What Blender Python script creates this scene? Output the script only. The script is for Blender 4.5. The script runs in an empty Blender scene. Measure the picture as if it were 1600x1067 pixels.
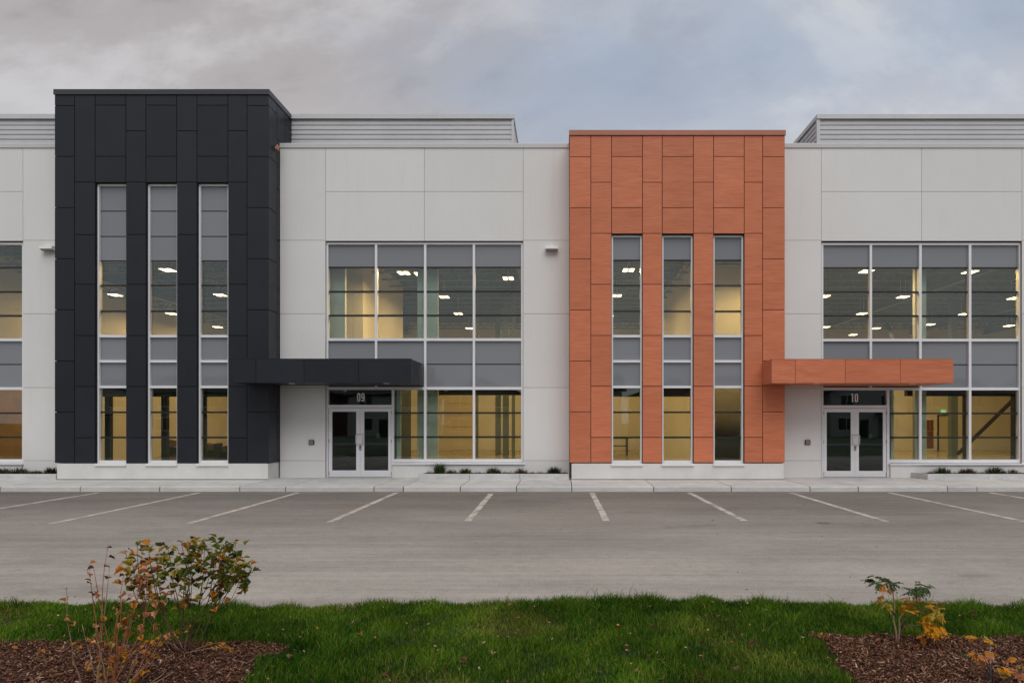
import bpy, bmesh, math, random
import numpy as np
from mathutils import Vector, Matrix

random.seed(7); rng = np.random.default_rng(7)
SC = bpy.context.scene
COL = SC.collection
R = math.radians

# ------------------------------------------------------------------ camera
F = 1067.0; VX, VY, EYE = 878.0, 657.0, 1.966
cam = bpy.data.cameras.new('camera'); cam_o = bpy.data.objects.new('camera', cam); COL.objects.link(cam_o)
cam.sensor_width = 36.0; cam.lens = 24.0
cam.shift_x = (800 - VX) / 1600.0
cam.shift_y = (VY - 533.5) / 1600.0
cam.clip_start = 0.1; cam.clip_end = 2000
cam_o.location = (0, 0, EYE); cam_o.rotation_euler = (R(90), 0, 0)
SC.camera = cam_o

# ------------------------------------------------------------------ world, sun, exposure
SUN_EL, SUN_AZ = 54.0, 12.0          # behind the camera, slightly to the right
world = bpy.data.worlds.new('World'); SC.world = world; world.use_nodes = True
wt = world.node_tree; wt.nodes.clear()
def WN(t, **k):
    n = wt.nodes.new(t)
    for a, b in k.items(): setattr(n, a, b)
    return n
def wl(a, b): wt.links.new(a, b)
wout = WN('ShaderNodeOutputWorld'); wbg = WN('ShaderNodeBackground')
sky = WN('ShaderNodeTexSky', sky_type='NISHITA', sun_disc=False)
sky.sun_elevation = R(SUN_EL); sky.sun_rotation = R(180 - SUN_AZ); sky.dust_density = 2.0; sky.ozone_density = 1.5
tc = WN('ShaderNodeTexCoord'); sep = WN('ShaderNodeSeparateXYZ'); wl(tc.outputs['Generated'], sep.inputs[0])
def wm(op, a, b=None):
    n = WN('ShaderNodeMath', operation=op)
    for i, v in enumerate((a, b)):
        if v is None: continue
        if isinstance(v, (int, float)): n.inputs[i].default_value = v
        else: wl(v, n.inputs[i])
    return n.outputs[0]
zz = wm('ADD', wm('MAXIMUM', sep.outputs[2], 0.0), 0.6)
cmb = WN('ShaderNodeCombineXYZ')
wl(wm('DIVIDE', sep.outputs[0], zz), cmb.inputs[0]); wl(wm('DIVIDE', sep.outputs[1], zz), cmb.inputs[1])
mp = WN('ShaderNodeMapping'); wl(cmb.outputs[0], mp.inputs[0])
mp.inputs['Rotation'].default_value = (0, 0, R(34)); mp.inputs['Scale'].default_value = (1.7, 2.6, 1); mp.inputs['Location'].default_value = (4.74, 13.02, 7.82)
def wnoise(scale, detail, rough, dist=0.0, loc=None):
    n = WN('ShaderNodeTexNoise'); n.inputs['Scale'].default_value = scale; n.inputs['Detail'].default_value = detail
    n.inputs['Roughness'].default_value = rough; n.inputs['Distortion'].default_value = dist
    if loc:
        m = WN('ShaderNodeMapping'); m.inputs['Location'].default_value = loc; wl(mp.outputs[0], m.inputs[0]); wl(m.outputs[0], n.inputs['Vector'])
    else: wl(mp.outputs[0], n.inputs['Vector'])
    return n.outputs['Fac']
def wramp(f, stops):
    r = WN('ShaderNodeValToRGB'); r.color_ramp.interpolation = 'EASE'
    e = r.color_ramp.elements
    while len(e) < len(stops): e.new(0.5)
    for q, (p, c) in zip(e, stops): q.position = p; q.color = (*c, 1)
    wl(f, r.inputs[0]); return r.outputs[0]
def wmix(f, a, b, t='MIX'):
    m = WN('ShaderNodeMix', data_type='RGBA', blend_type=t)
    for s, v in ((0, f), (6, a), (7, b)):
        if isinstance(v, (int, float)): m.inputs[s].default_value = v
        elif isinstance(v, tuple): m.inputs[s].default_value = (*v, 1)
        else: wl(v, m.inputs[s])
    return m.outputs[2]
n1 = wnoise(1.15, 8, 0.60, 0.35); n2 = wnoise(0.55, 5, 0.5, 0.3, (5.3, 2.2, 1.0)); n3 = wnoise(3.0, 6, 0.6, 0.4, (1.2, 7.0, 3.0))
nn = wm('ADD', wm('MULTIPLY', n1, 0.73), wm('MULTIPLY', n3, 0.27))
cloud = wramp(nn, [(0.38, (0.285, 0.258, 0.264)), (0.46, (0.375, 0.350, 0.352)), (0.55, (0.50, 0.487, 0.49)), (0.64, (0.70, 0.675, 0.64))])
skyc = wmix(1.0, sky.outputs[0], (0.085, 0.085, 0.085), 'MULTIPLY')
skyc = wmix(0.75, skyc, (0.36, 0.445, 0.57))
gap = wramp(n2, [(0.47, (0.04,) * 3), (0.62, (0.72,) * 3)])
skymix = wmix(gap, cloud, skyc)
# pale towards the horizon
hz = wramp(sep.outputs[2], [(0.0, (0.6,) * 3), (0.30, (0.32,) * 3), (0.47, (0.0,) * 3)])
skymix = wmix(hz, skymix, (0.55, 0.55, 0.575))
wl(skymix, wbg.inputs[0]); wbg.inputs[1].default_value = 1.0; wl(wbg.outputs[0], wout.inputs[0])

sun = bpy.data.lights.new('sun', 'SUN'); sun_o = bpy.data.objects.new('sun', sun); COL.objects.link(sun_o)
sun.energy = 1.5; sun.angle = R(46); sun.color = (1.0, 0.985, 0.965)
ce = math.cos(R(SUN_EL))
sdir = Vector((math.sin(R(SUN_AZ)) * ce, -math.cos(R(SUN_AZ)) * ce, math.sin(R(SUN_EL))))   # towards the sun
sun_o.rotation_euler = sdir.to_track_quat('Z', 'Y').to_euler(); sun_o.location = (5, -20, 25)

vs = SC.view_settings; vs.view_transform = 'Standard'; vs.look = 'None'; vs.exposure = 0.22; vs.gamma = 1.0
SC.cycles.use_denoising = True; SC.cycles.max_bounces = 8; SC.cycles.transparent_max_bounces = 12
SC.cycles.caustics_reflective = False; SC.cycles.caustics_refractive = False; SC.cycles.sample_clamp_indirect = 6

# ------------------------------------------------------------------ materials
def new_mat(name):
    m = bpy.data.materials.new(name); m.use_nodes = True; t = m.node_tree
    return m, t, t.nodes['Principled BSDF']
class NT:
    def __init__(s, t): s.t = t
    def n(s, ty, **k):
        x = s.t.nodes.new(ty)
        for a, b in k.items(): setattr(x, a, b)
        return x
    def l(s, a, b): s.t.links.new(a, b)
    def coord(s, scale=(1, 1, 1), rnd=0.0, rot=(0, 0, 0)):
        c = s.n('ShaderNodeTexCoord'); v = c.outputs['Object']
        if rnd:
            oi = s.n('ShaderNodeObjectInfo'); mu = s.n('ShaderNodeMath', operation='MULTIPLY'); mu.inputs[1].default_value = rnd
            s.l(oi.outputs['Random'], mu.inputs[0])
            ad = s.n('ShaderNodeVectorMath', operation='ADD'); s.l(v, ad.inputs[0]); s.l(mu.outputs[0], ad.inputs[1]); v = ad.outputs[0]
        m = s.n('ShaderNodeMapping'); m.inputs['Scale'].default_value = scale; m.inputs['Rotation'].default_value = rot; s.l(v, m.inputs[0])
        return m.outputs[0]
    def noise(s, vec, scale, detail=4, rough=0.5, dist=0.0):
        x = s.n('ShaderNodeTexNoise'); x.inputs['Scale'].default_value = scale; x.inputs['Detail'].default_value = detail
        x.inputs['Roughness'].default_value = rough; x.inputs['Distortion'].default_value = dist
        s.l(vec, x.inputs['Vector']); return x.outputs['Fac']
    def ramp(s, f, stops):
        r = s.n('ShaderNodeValToRGB'); e = r.color_ramp.elements
        while len(e) < len(stops): e.new(0.5)
        for q, (p, c) in zip(e, stops): q.position = p; q.color = (*c, 1) if isinstance(c, tuple) else (c, c, c, 1)
        s.l(f, r.inputs[0]); return r.outputs[0]
    def mix(s, f, a, b, ty='MIX'):
        m = s.n('ShaderNodeMix', data_type='RGBA', blend_type=ty)
        for i, v in ((0, f), (6, a), (7, b)):
            if isinstance(v, (int, float)): m.inputs[i].default_value = v
            elif isinstance(v, tuple): m.inputs[i].default_value = (*v, 1)
            else: s.l(v, m.inputs[i])
        return m.outputs[2]
    def bump(s, h, strength, dist):
        b = s.n('ShaderNodeBump'); b.inputs['Strength'].default_value = strength; b.inputs['Distance'].default_value = dist
        s.l(h, b.inputs['Height']); return b.outputs[0]
    def rnd(s, lo, hi):
        oi = s.n('ShaderNodeObjectInfo'); mr = s.n('ShaderNodeMapRange'); mr.inputs[3].default_value = lo; mr.inputs[4].default_value = hi
        s.l(oi.outputs['Random'], mr.inputs[0]); return mr.outputs[0]
def plain(name, col, rough=0.6, metal=0.0, var=0.06, nscale=6.0, bump=0.0):
    m, t, b = new_mat(name); N = NT(t)
    v = N.coord(); f = N.noise(v, nscale, 5, 0.6)
    lo = tuple(c * (1 - var) for c in col); hi = tuple(min(1, c * (1 + var)) for c in col)
    N.l(N.ramp(f, [(0.3, lo), (0.7, hi)]), b.inputs['Base Color'])
    b.inputs['Roughness'].default_value = rough; b.inputs['Metallic'].default_value = metal
    if bump: N.l(N.bump(N.noise(v, nscale * 8, 4), bump, 0.004), b.inputs['Normal'])
    return m
def scaled(N, col, f):
    return N.mix(1.0, col, f, 'MULTIPLY')

def mk_white():
    m, t, b = new_mat('white_precast'); N = NT(t)
    v = N.coord(); vs_ = N.coord((3.0, 3.0, 0.25))
    c = N.ramp(N.noise(v, 0.7, 6, 0.6), [(0.3, (0.70, 0.695, 0.68)), (0.7, (0.745, 0.74, 0.728))])
    c = N.mix(0.35, c, N.ramp(N.noise(v, 22, 4, 0.65), [(0.35, (0.66, 0.655, 0.64)), (0.65, (0.775, 0.77, 0.758))]))
    c = N.mix(1.0, c, N.ramp(N.noise(vs_, 1.6, 5, 0.6), [(0.25, (0.965, 0.962, 0.955)), (0.45, (1, 1, 1))]), 'MULTIPLY')
    r = N.rnd(0.97, 1.02); c = N.mix(1.0, c, r, 'MULTIPLY')
    N.l(c, b.inputs['Base Color']); b.inputs['Roughness'].default_value = 0.85
    N.l(N.bump(N.noise(v, 60, 3), 0.25, 0.003), b.inputs['Normal'])
    return m
def mk_orange():
    m, t, b = new_mat('orange_woodgrain_panel'); N = NT(t)
    g = N.coord((0.9, 0.9, 13.0), 37.0); g2 = N.coord((1.6, 1.6, 60.0), 61.0); w = N.coord((0.8, 0.8, 3.0), 17.0)
    c = N.ramp(N.noise(g, 2.0, 6, 0.62, 0.35), [(0.28, (0.41, 0.118, 0.052)), (0.5, (0.585, 0.176, 0.080)), (0.75, (0.72, 0.262, 0.135))])
    c = N.mix(0.35, c, N.ramp(N.noise(g2, 2.0, 3, 0.5), [(0.3, (0.39, 0.112, 0.058)), (0.7, (0.68, 0.235, 0.128))]))
    c = N.mix(0.30, c, N.ramp(N.noise(w, 1.2, 3, 0.5, 0.6), [(0.3, (0.46, 0.130, 0.062)), (0.7, (0.64, 0.215, 0.115))]))
    c = N.mix(1.0, c, N.rnd(0.93, 1.07), 'MULTIPLY')
    N.l(c, b.inputs['Base Color']); b.inputs['Roughness'].default_value = 0.5; b.inputs['Specular IOR Level'].default_value = 0.3
    return m
def mk_black():
    m, t, b = new_mat('black_composite_panel'); N = NT(t)
    v = N.coord((1, 1, 1), 9.0)
    c = N.ramp(N.noise(v, 0.9, 5, 0.6), [(0.3, (0.0125, 0.0145, 0.0200)), (0.7, (0.0165, 0.019, 0.0260))])  # bluish base puts the sky sheen into the colour
    c = N.mix(1.0, c, N.rnd(0.88, 1.12), 'MULTIPLY')
    N.l(c, b.inputs['Base Color']); b.inputs['Roughness'].default_value = 0.42; b.inputs['Specular IOR Level'].default_value = 0.35
    r = N.ramp(N.noise(v, 3.0, 5, 0.6), [(0.3, 0.36), (0.7, 0.48)]); N.l(r, b.inputs['Roughness'])
    return m
def mk_glass(name, tint, ior=0.075):
    tint = tuple(math.sqrt(c) for c in tint)      # two faces per pane
    m, t, b = new_mat(name); N = NT(t); t.nodes.remove(b)
    out = t.nodes['Material Output']
    tr = N.n('ShaderNodeBsdfTransparent'); tr.inputs[0].default_value = (*tint, 1)
    gl = N.n('ShaderNodeBsdfGlossy'); gl.inputs['Roughness'].default_value = 0.0; gl.inputs[0].default_value = (0.92, 0.97, 1.0, 1)
    lw = N.n('ShaderNodeLayerWeight'); pw = N.n('ShaderNodeMath', operation='POWER'); N.l(lw.outputs['Facing'], pw.inputs[0]); pw.inputs[1].default_value = 5.0
    fr = N.n('ShaderNodeMapRange'); N.l(pw.outputs[0], fr.inputs[0]); fr.inputs[3].default_value = ior; fr.inputs[4].default_value = 0.95
    N.l(N.bump(N.noise(N.coord((1, 1, 1), 5.0), 1.1, 2), 0.05, 0.02), gl.inputs['Normal'])
    mx = N.n('ShaderNodeMixShader'); N.l(fr.outputs[0], mx.inputs[0]); N.l(tr.outputs[0], mx.inputs[1]); N.l(gl.outputs[0], mx.inputs[2])
    N.l(mx.outputs[0], out.inputs[0]); return m
def mk_spandrel():
    m, t, b = new_mat('grey_spandrel_glass'); N = NT(t)
    c = N.mix(1.0, (0.212, 0.223, 0.240), N.rnd(0.94, 1.06), 'MULTIPLY'); N.l(c, b.inputs['Base Color'])
    b.inputs['Roughness'].default_value = 0.04; b.inputs['IOR'].default_value = 1.5
    N.l(N.bump(N.noise(N.coord((1, 1, 1), 5.0), 1.1, 2), 0.05, 0.02), b.inputs['Normal'])
    return m
def mk_asphalt():
    m, t, b = new_mat('dusty_asphalt'); N = NT(t)
    v = N.coord(); st = N.coord((0.16, 1.5, 1)); st2 = N.coord((0.05, 0.5, 1)); bl = N.coord((0.22, 0.5, 1))
    c = N.ramp(N.noise(st, 1.6, 8, 0.62, 0.3), [(0.30, (0.215, 0.198, 0.182)), (0.52, (0.265, 0.246, 0.228)), (0.72, (0.305, 0.286, 0.267))])
    c = N.mix(0.5, c, N.ramp(N.noise(bl, 1.0, 6, 0.6, 0.6), [(0.30, (0.170, 0.148, 0.136)), (0.66, (0.315, 0.287, 0.262))]))
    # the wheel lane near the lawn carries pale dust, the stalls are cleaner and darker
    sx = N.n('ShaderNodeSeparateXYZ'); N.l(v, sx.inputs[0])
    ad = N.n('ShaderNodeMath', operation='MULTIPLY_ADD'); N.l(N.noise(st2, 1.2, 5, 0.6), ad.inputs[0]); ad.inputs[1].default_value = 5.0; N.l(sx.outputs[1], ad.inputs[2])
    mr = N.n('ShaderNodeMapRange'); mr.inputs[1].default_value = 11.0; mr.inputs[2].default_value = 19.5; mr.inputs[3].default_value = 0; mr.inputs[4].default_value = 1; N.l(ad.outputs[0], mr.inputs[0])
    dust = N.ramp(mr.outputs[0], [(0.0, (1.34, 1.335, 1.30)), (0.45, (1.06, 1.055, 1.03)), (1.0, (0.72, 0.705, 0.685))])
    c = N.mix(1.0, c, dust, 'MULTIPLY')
    sp = N.ramp(N.noise(v, 140, 2, 0.7), [(0.35, 0.84), (0.65, 1.14)]); c = N.mix(1.0, c, sp, 'MULTIPLY')
    c = N.mix(1.0, c, N.ramp(N.noise(N.coord((0.06, 4.5, 1)), 1.6, 6, 0.7, 0.2), [(0.32, 0.86), (0.5, 1.0), (0.68, 1.08)]), 'MULTIPLY')
    c = N.mix(1.0, c, N.ramp(N.noise(v, 26, 6, 0.75), [(0.30, 0.80), (0.5, 1.0), (0.70, 1.14)]), 'MULTIPLY')
    c = N.mix(1.0, c, N.ramp(N.noise(v, 5.5, 6, 0.7, 0.4), [(0.30, 0.88), (0.5, 1.0), (0.72, 1.08)]), 'MULTIPLY')
    # oil and tyre stains
    c = N.mix(1.0, c, N.ramp(N.noise(N.coord((0.5, 0.9, 1)), 1.3, 4, 0.55, 0.8), [(0.24, 0.72), (0.36, 1.0)]), 'MULTIPLY')
    N.l(c, b.inputs['Base Color']); b.inputs['Roughness'].default_value = 0.86; b.inputs['Specular IOR Level'].default_value = 0.25
    N.l(N.bump(N.noise(v, 170, 3), 0.35, 0.004), b.inputs['Normal'])
    return m
def mk_concrete(name, col, dirt=0.25):
    m, t, b = new_mat(name); N = NT(t)
    v = N.coord((1, 1, 1), 3.0); s = N.coord((0.9, 0.9, 5.0), 3.0)
    c = N.ramp(N.noise(v, 1.3, 6, 0.62), [(0.3, tuple(x * 0.86 for x in col)), (0.7, tuple(x * 1.1 for x in col))])
    c = N.mix(1.0, c, N.ramp(N.noise(v, 35, 4, 0.7), [(0.3, 0.88), (0.7, 1.08)]), 'MULTIPLY')
    c = N.mix(dirt, c, N.ramp(N.noise(s, 2.2, 6, 0.65, 0.5), [(0.35, tuple(x * 0.45 for x in col)), (0.55, col)]))
    c = N.mix(1.0, c, N.rnd(0.94, 1.05), 'MULTIPLY')
    N.l(c, b.inputs['Base Color']); b.inputs['Roughness'].default_value = 0.85
    N.l(N.bump(N.noise(v, 80, 3), 0.3, 0.003), b.inputs['Normal'])
    return m
def mk_paint():
    m, t, b = new_mat('worn_line_paint'); N = NT(t)
    v = N.coord(); f = N.noise(v, 3.0, 6, 0.68, 0.3)
    c = N.ramp(f, [(0.36, (0.28, 0.23, 0.185)), (0.46, (0.43, 0.39, 0.34)), (0.60, (0.56, 0.53, 0.48))])
    c = N.mix(1.0, c, N.ramp(N.noise(v, 60, 3, 0.7), [(0.3, 0.78), (0.6, 1.05)]), 'MULTIPLY')
    N.l(c, b.inputs['Base Color']); b.inputs['Roughness'].default_value = 0.8
    return m
def mk_attr(name, rough=0.6, trans=0.35):
    m, t, b = new_mat(name); N = NT(t)
    a = N.n('ShaderNodeAttribute', attribute_name='tint'); N.l(a.outputs['Color'], b.inputs['Base Color'])
    b.inputs['Roughness'].default_value = max(rough, 0.75); b.inputs['Specular IOR Level'].default_value = 0.06
    if trans:
        out = t.nodes['Material Output']; tl = N.n('ShaderNodeBsdfTranslucent'); N.l(a.outputs['Color'], tl.inputs[0])
        mx = N.n('ShaderNodeMixShader'); mx.inputs[0].default_value = trans
        N.l(b.outputs[0], mx.inputs[1]); N.l(tl.outputs[0], mx.inputs[2]); N.l(mx.outputs[0], out.inputs[0])
    return m
def mk_leaf(name, c1, c2, c3=None):
    m, t, b = new_mat(name); N = NT(t)
    v = N.coord((1, 1, 1), 11.0); f = N.noise(v, 38, 3, 0.6, 0.3)
    c = N.ramp(f, [(0.32, c1), (0.52, c2), (0.72, c3 or c2)])
    c = N.mix(1.0, c, N.rnd(0.72, 1.2), 'MULTIPLY')
    N.l(c, b.inputs['Base Color']); b.inputs['Roughness'].default_value = 0.6; b.inputs['Specular IOR Level'].default_value = 0.15
    out = t.nodes['Material Output']; tl = N.n('ShaderNodeBsdfTranslucent'); N.l(c, tl.inputs[0])
    mx = N.n('ShaderNodeMixShader'); mx.inputs[0].default_value = 0.3
    N.l(b.outputs[0], mx.inputs[1]); N.l(tl.outputs[0], mx.inputs[2]); N.l(mx.outputs[0], out.inputs[0])
    return m
def mk_emit(name, col, s):
    m, t, b = new_mat(name); b.inputs['Emission Color'].default_value = (*col, 1); b.inputs['Emission Strength'].default_value = s
    b.inputs['Base Color'].default_value = (0.8, 0.8, 0.8, 1); return m
M = {}
M['white'] = mk_white(); M['orange'] = mk_orange(); M['black'] = mk_black()
M['glass'] = mk_glass('tinted_vision_glass', (0.60, 0.70, 0.60)); M['doorglass'] = mk_glass('dark_door_glass', (0.30, 0.38, 0.34), 0.085)
M['spandrel'] = mk_spandrel(); M['asphalt'] = mk_asphalt(); M['walk'] = mk_concrete('sidewalk_concrete', (0.56, 0.55, 0.53), 0.22)
M['curb'] = mk_concrete('curb_concrete', (0.60, 0.60, 0.59), 0.30); M['paint'] = mk_paint()
M['plinth'] = plain('plinth_concrete', (0.66, 0.655, 0.635), 0.85, 0, 0.07, 1.8, 0.3)
M['alum'] = plain('clear_anodised_aluminium', (0.76, 0.76, 0.78), 0.42, 0.0, 0.03, 3)
M['bar'] = plain('black_glazing_bar', (0.010, 0.011, 0.013), 0.4)
M['joint'] = plain('sealant_joint', (0.30, 0.28, 0.255), 0.9)
M['dark'] = plain('dark_cavity', (0.008, 0.008, 0.009), 0.9)
M['orangejoint'] = plain('brown_cavity', (0.03, 0.012, 0.009), 0.9)
M['capwhite'] = plain('pale_metal_flashing', (0.58, 0.58, 0.585), 0.45, 0, 0.04, 1)
M['capblack'] = plain('dark_metal_flashing', (0.040, 0.044, 0.051), 0.38, 0, 0.1, 1)
M['caporange'] = plain('copper_metal_flashing', (0.40, 0.145, 0.085), 0.45, 0, 0.06, 1)
M['corr'] = plain('galvanised_corrugated', (0.56, 0.56, 0.575), 0.45, 0.0, 0.05, 0.9)
M['soffit'] = plain('canopy_soffit', (0.30, 0.275, 0.25), 0.7)
M['iwall'] = plain('interior_painted_wall', (0.78, 0.75, 0.66), 0.8, 0, 0.04, 0.6)
M['ifloor'] = plain('interior_polished_floor', (0.36, 0.32, 0.25), 0.22, 0, 0.12, 0.8)
M['deck'] = plain('roof_deck_steel', (0.055, 0.095, 0.11), 0.6, 0, 0.1, 2)
M['joist'] = plain('grey_steel_joist', (0.16, 0.22, 0.235), 0.6)
M['ibeam'] = plain('dark_steel_beam', (0.022, 0.020, 0.018), 0.6)
M['drywall'] = plain('drywall_column', (0.72, 0.74, 0.73), 0.8)
M['vest'] = plain('dark_vestibule', (0.07, 0.085, 0.08), 0.8)
M['lamp'] = mk_emit('warm_led_panel', (1.0, 0.70, 0.42), 9.0)
M['steel'] = plain('stainless_steel', (0.55, 0.55, 0.56), 0.25, 0.9, 0.04)
M['plastic'] = plain('dark_grey_plastic', (0.045, 0.043, 0.04), 0.5)
M['fixture'] = plain('white_fixture_metal', (0.80, 0.79, 0.77), 0.5)
M['downlight'] = plain('downlight_lens', (0.85, 0.84, 0.82), 0.3)
M['soil'] = plain('dark_planting_soil', (0.035, 0.024, 0.018), 0.95, 0, 0.4, 20, 0.6)
M['mulchbase'] = plain('mulch_soil', (0.022, 0.012, 0.009), 0.95, 0, 0.4, 30, 0.6)  # soil darkened so the gaps between chips carry deep shade
M['turf'] = plain('turf_thatch', (0.016, 0.018, 0.007), 0.95, 0, 0.35, 12, 0.5)  # thatch darkened, shade between the blades put into its colour
M['blade'] = mk_attr('grass_blade', 0.6, 0.3); M['chip'] = mk_attr('bark_chip', 0.85, 0.0)
M['digit'] = plain('white_vinyl_digit', (0.86, 0.85, 0.83), 0.6)
M['yellow'] = plain('yellow_sticker', (0.55, 0.42, 0.03), 0.5); M['blue'] = plain('blue_sticker', (0.03, 0.07, 0.30), 0.5)
M['green_exit'] = mk_emit('green_exit_sign', (0.05, 0.8, 0.3), 0.7)
M['garage'] = plain('sectional_door_steel', (0.70, 0.62, 0.45), 0.6, 0, 0.05, 0.7)
M['redboard'] = plain('red_brown_board', (0.20, 0.07, 0.035), 0.7)
M['amberdim'] = plain('added_amber_panel', (0.36, 0.20, 0.045), 0.7, 0, 0.2, 1.5)
M['wood'] = plain('brown_pallet_wood', (0.22, 0.13, 0.06), 0.8)
M['copperthing'] = plain('copper_camera_body', (0.45, 0.20, 0.10), 0.4)
M['stem'] = plain('brown_stem', (0.12, 0.055, 0.038), 0.8, 0, 0.3, 30); M['stemred'] = plain('reddish_stem', (0.36, 0.13, 0.06), 0.75, 0, 0.3, 30)
M['stempale'] = plain('pale_stem', (0.30, 0.20, 0.13), 0.8, 0, 0.25, 30); M['stemgrey'] = plain('grey_stick', (0.16, 0.16, 0.17), 0.8, 0, 0.2, 30)
M['lgreen'] = mk_leaf('green_leaf', (0.075, 0.125, 0.020), (0.16, 0.205, 0.028), (0.33, 0.29, 0.045))
M['ldark'] = mk_leaf('dark_green_leaf', (0.045, 0.085, 0.028), (0.075, 0.125, 0.034))
M['lyel'] = mk_leaf('yellow_green_leaf', (0.27, 0.25, 0.04), (0.42, 0.31, 0.045), (0.56, 0.27, 0.05))
M['lor'] = mk_leaf('orange_leaf', (0.42, 0.16, 0.03), (0.60, 0.24, 0.035), (0.72, 0.34, 0.06))
M['lgold'] = mk_leaf('golden_leaf', (0.56, 0.23, 0.015), (0.74, 0.35, 0.02), (0.82, 0.45, 0.04))
M['lpeach'] = mk_leaf('peach_leaf', (0.55, 0.22, 0.10), (0.72, 0.34, 0.16), (0.52, 0.17, 0.08))
M['lbrown'] = mk_leaf('dry_brown_leaf', (0.07, 0.03, 0.018), (0.14, 0.06, 0.035), (0.24, 0.11, 0.06))
M['ltan'] = mk_leaf('tan_fallen_leaf', (0.24, 0.12, 0.065), (0.42, 0.23, 0.13), (0.54, 0.36, 0.24))
M['cover'] = plain('rusted_cover', (0.13, 0.115, 0.105), 0.8, 0, 0.3, 20)
M['street'] = plain('street_asphalt', (0.07, 0.068, 0.066), 0.9, 0, 0.2, 0.6)
M['field'] = plain('far_grass', (0.045, 0.065, 0.022), 0.95, 0, 0.3, 0.4)
M['siding'] = plain('pale_siding', (0.50, 0.49, 0.47), 0.8); M['siding2'] = plain('grey_siding', (0.20, 0.20, 0.205), 0.8); M['siding3'] = plain('brick_red_siding', (0.22, 0.10, 0.07), 0.8)
M['shingle'] = plain('dark_shingle', (0.035, 0.034, 0.035), 0.9, 0, 0.3, 3)
M['hglass'] = plain('house_window_glass', (0.012, 0.014, 0.016), 0.08)

# ------------------------------------------------------------------ helpers
def W(px, d): return (px - VX) * d / F
def Z(py, d): return EYE + (VY - py) * d / F
def P(px, py, d): return (W(px, d), d, Z(py, d))
BV = [(0,0,0),(1,0,0),(1,1,0),(0,1,0),(0,0,1),(1,0,1),(1,1,1),(0,1,1)]
BF = [(0,3,2,1),(4,5,6,7),(0,1,5,4),(1,2,6,5),(2,3,7,6),(3,0,4,7)]
def obj(name, me, mat, parent=None):
    o = bpy.data.objects.new(name, me); COL.objects.link(o)
    if mat is not None and me is not None and len(me.materials) == 0: me.materials.append(M[mat] if isinstance(mat, str) else mat)
    if parent is not None:
        o.parent = parent
        if parent.parent is None: o.matrix_parent_inverse = Matrix.Translation(-parent.location)
    return o
def boxes_mesh(name, bl):
    v, f = [], []
    for (x0, x1, y0, y1, z0, z1) in bl:
        k = len(v)
        v += [(x0 if a == 0 else x1, y0 if b == 0 else y1, z0 if c == 0 else z1) for a, b, c in BV]
        f += [tuple(i + k for i in q) for q in BF]
    me = bpy.data.meshes.new(name); me.from_pydata(v, [], f); me.update(); return me
def bx(name, b, mat, parent=None, bevel=0.0):
    bl = [b] if isinstance(b[0], (int, float)) else b
    me = boxes_mesh(name, bl)
    if bevel:
        bm = bmesh.new(); bm.from_mesh(me)
        bmesh.ops.bevel(bm, geom=list(bm.edges), offset=bevel, segments=2, affect='EDGES', profile=0.6)
        bm.to_mesh(me); bm.free()
    return obj(name, me, mat, parent)
def prism(name, poly, axis, a, b, mat, parent=None):
    """poly of 2-D points extruded along axis ('x','y','z') from a to b"""
    n = len(poly)
    def mk(p, t):
        return {'x': (t, p[0], p[1]), 'y': (p[0], t, p[1]), 'z': (p[0], p[1], t)}[axis]
    v = [mk(p, a) for p in poly] + [mk(p, b) for p in poly]
    f = [tuple(range(n))[::-1], tuple(range(n, 2 * n))] + [(i, (i + 1) % n, n + (i + 1) % n, n + i) for i in range(n)]
    me = bpy.data.meshes.new(name); me.from_pydata(v, [], f)
    bm = bmesh.new(); bm.from_mesh(me); bmesh.ops.recalc_face_normals(bm, faces=bm.faces); bm.to_mesh(me); bm.free()
    return obj(name, me, mat, parent)
def tube_data(paths, sides=6):
    v, f = [], []
    for pts, rad in paths:
        pts = [Vector(p) for p in pts]; n = len(pts); base = len(v)
        for i, p in enumerate(pts):
            d = (pts[min(i + 1, n - 1)] - pts[max(i - 1, 0)]).normalized()
            a = d.orthogonal().normalized() if abs(d.z) < 0.9 else d.cross(Vector((1, 0, 0))).normalized()
            b = d.cross(a); r = rad[i] if isinstance(rad, (list, tuple)) else rad
            for k in range(sides):
                t = 2 * math.pi * k / sides; v.append(tuple(p + (a * math.cos(t) + b * math.sin(t)) * r))
        for i in range(n - 1):
            for k in range(sides):
                k2 = (k + 1) % sides
                f.append((base + i * sides + k, base + i * sides + k2, base + (i + 1) * sides + k2, base + (i + 1) * sides + k))
        f.append(tuple(base + k for k in range(sides))[::-1]); f.append(tuple(base + (n - 1) * sides + k for k in range(sides)))
    return v, f
def tube(name, paths, mat, parent=None, sides=6, smooth=True):
    v, f = tube_data(paths, sides); me = bpy.data.meshes.new(name); me.from_pydata(v, [], f)
    if smooth: me.polygons.foreach_set('use_smooth', [True] * len(me.polygons))
    return obj(name, me, mat, parent)
def thing(name, loc, label, cat, group=None):
    o = bpy.data.objects.new(name, None); COL.objects.link(o); o.location = loc; o.empty_display_size = 0.2
    return tag(o, label, cat, group)
def tag(o, label=None, cat=None, group=None, kind=None):
    if label: o['label'] = label
    if cat: o['category'] = cat
    if group: o['group'] = group
    if kind: o['kind'] = kind
    return o
def part(name, parent, label=None):
    o = bpy.data.objects.new(name, None); COL.objects.link(o); o.parent = parent; o.empty_display_size = 0.2
    if parent.parent is None: o.matrix_parent_inverse = Matrix.Translation(-parent.location)
    if label: o['label'] = label
    return o

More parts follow.
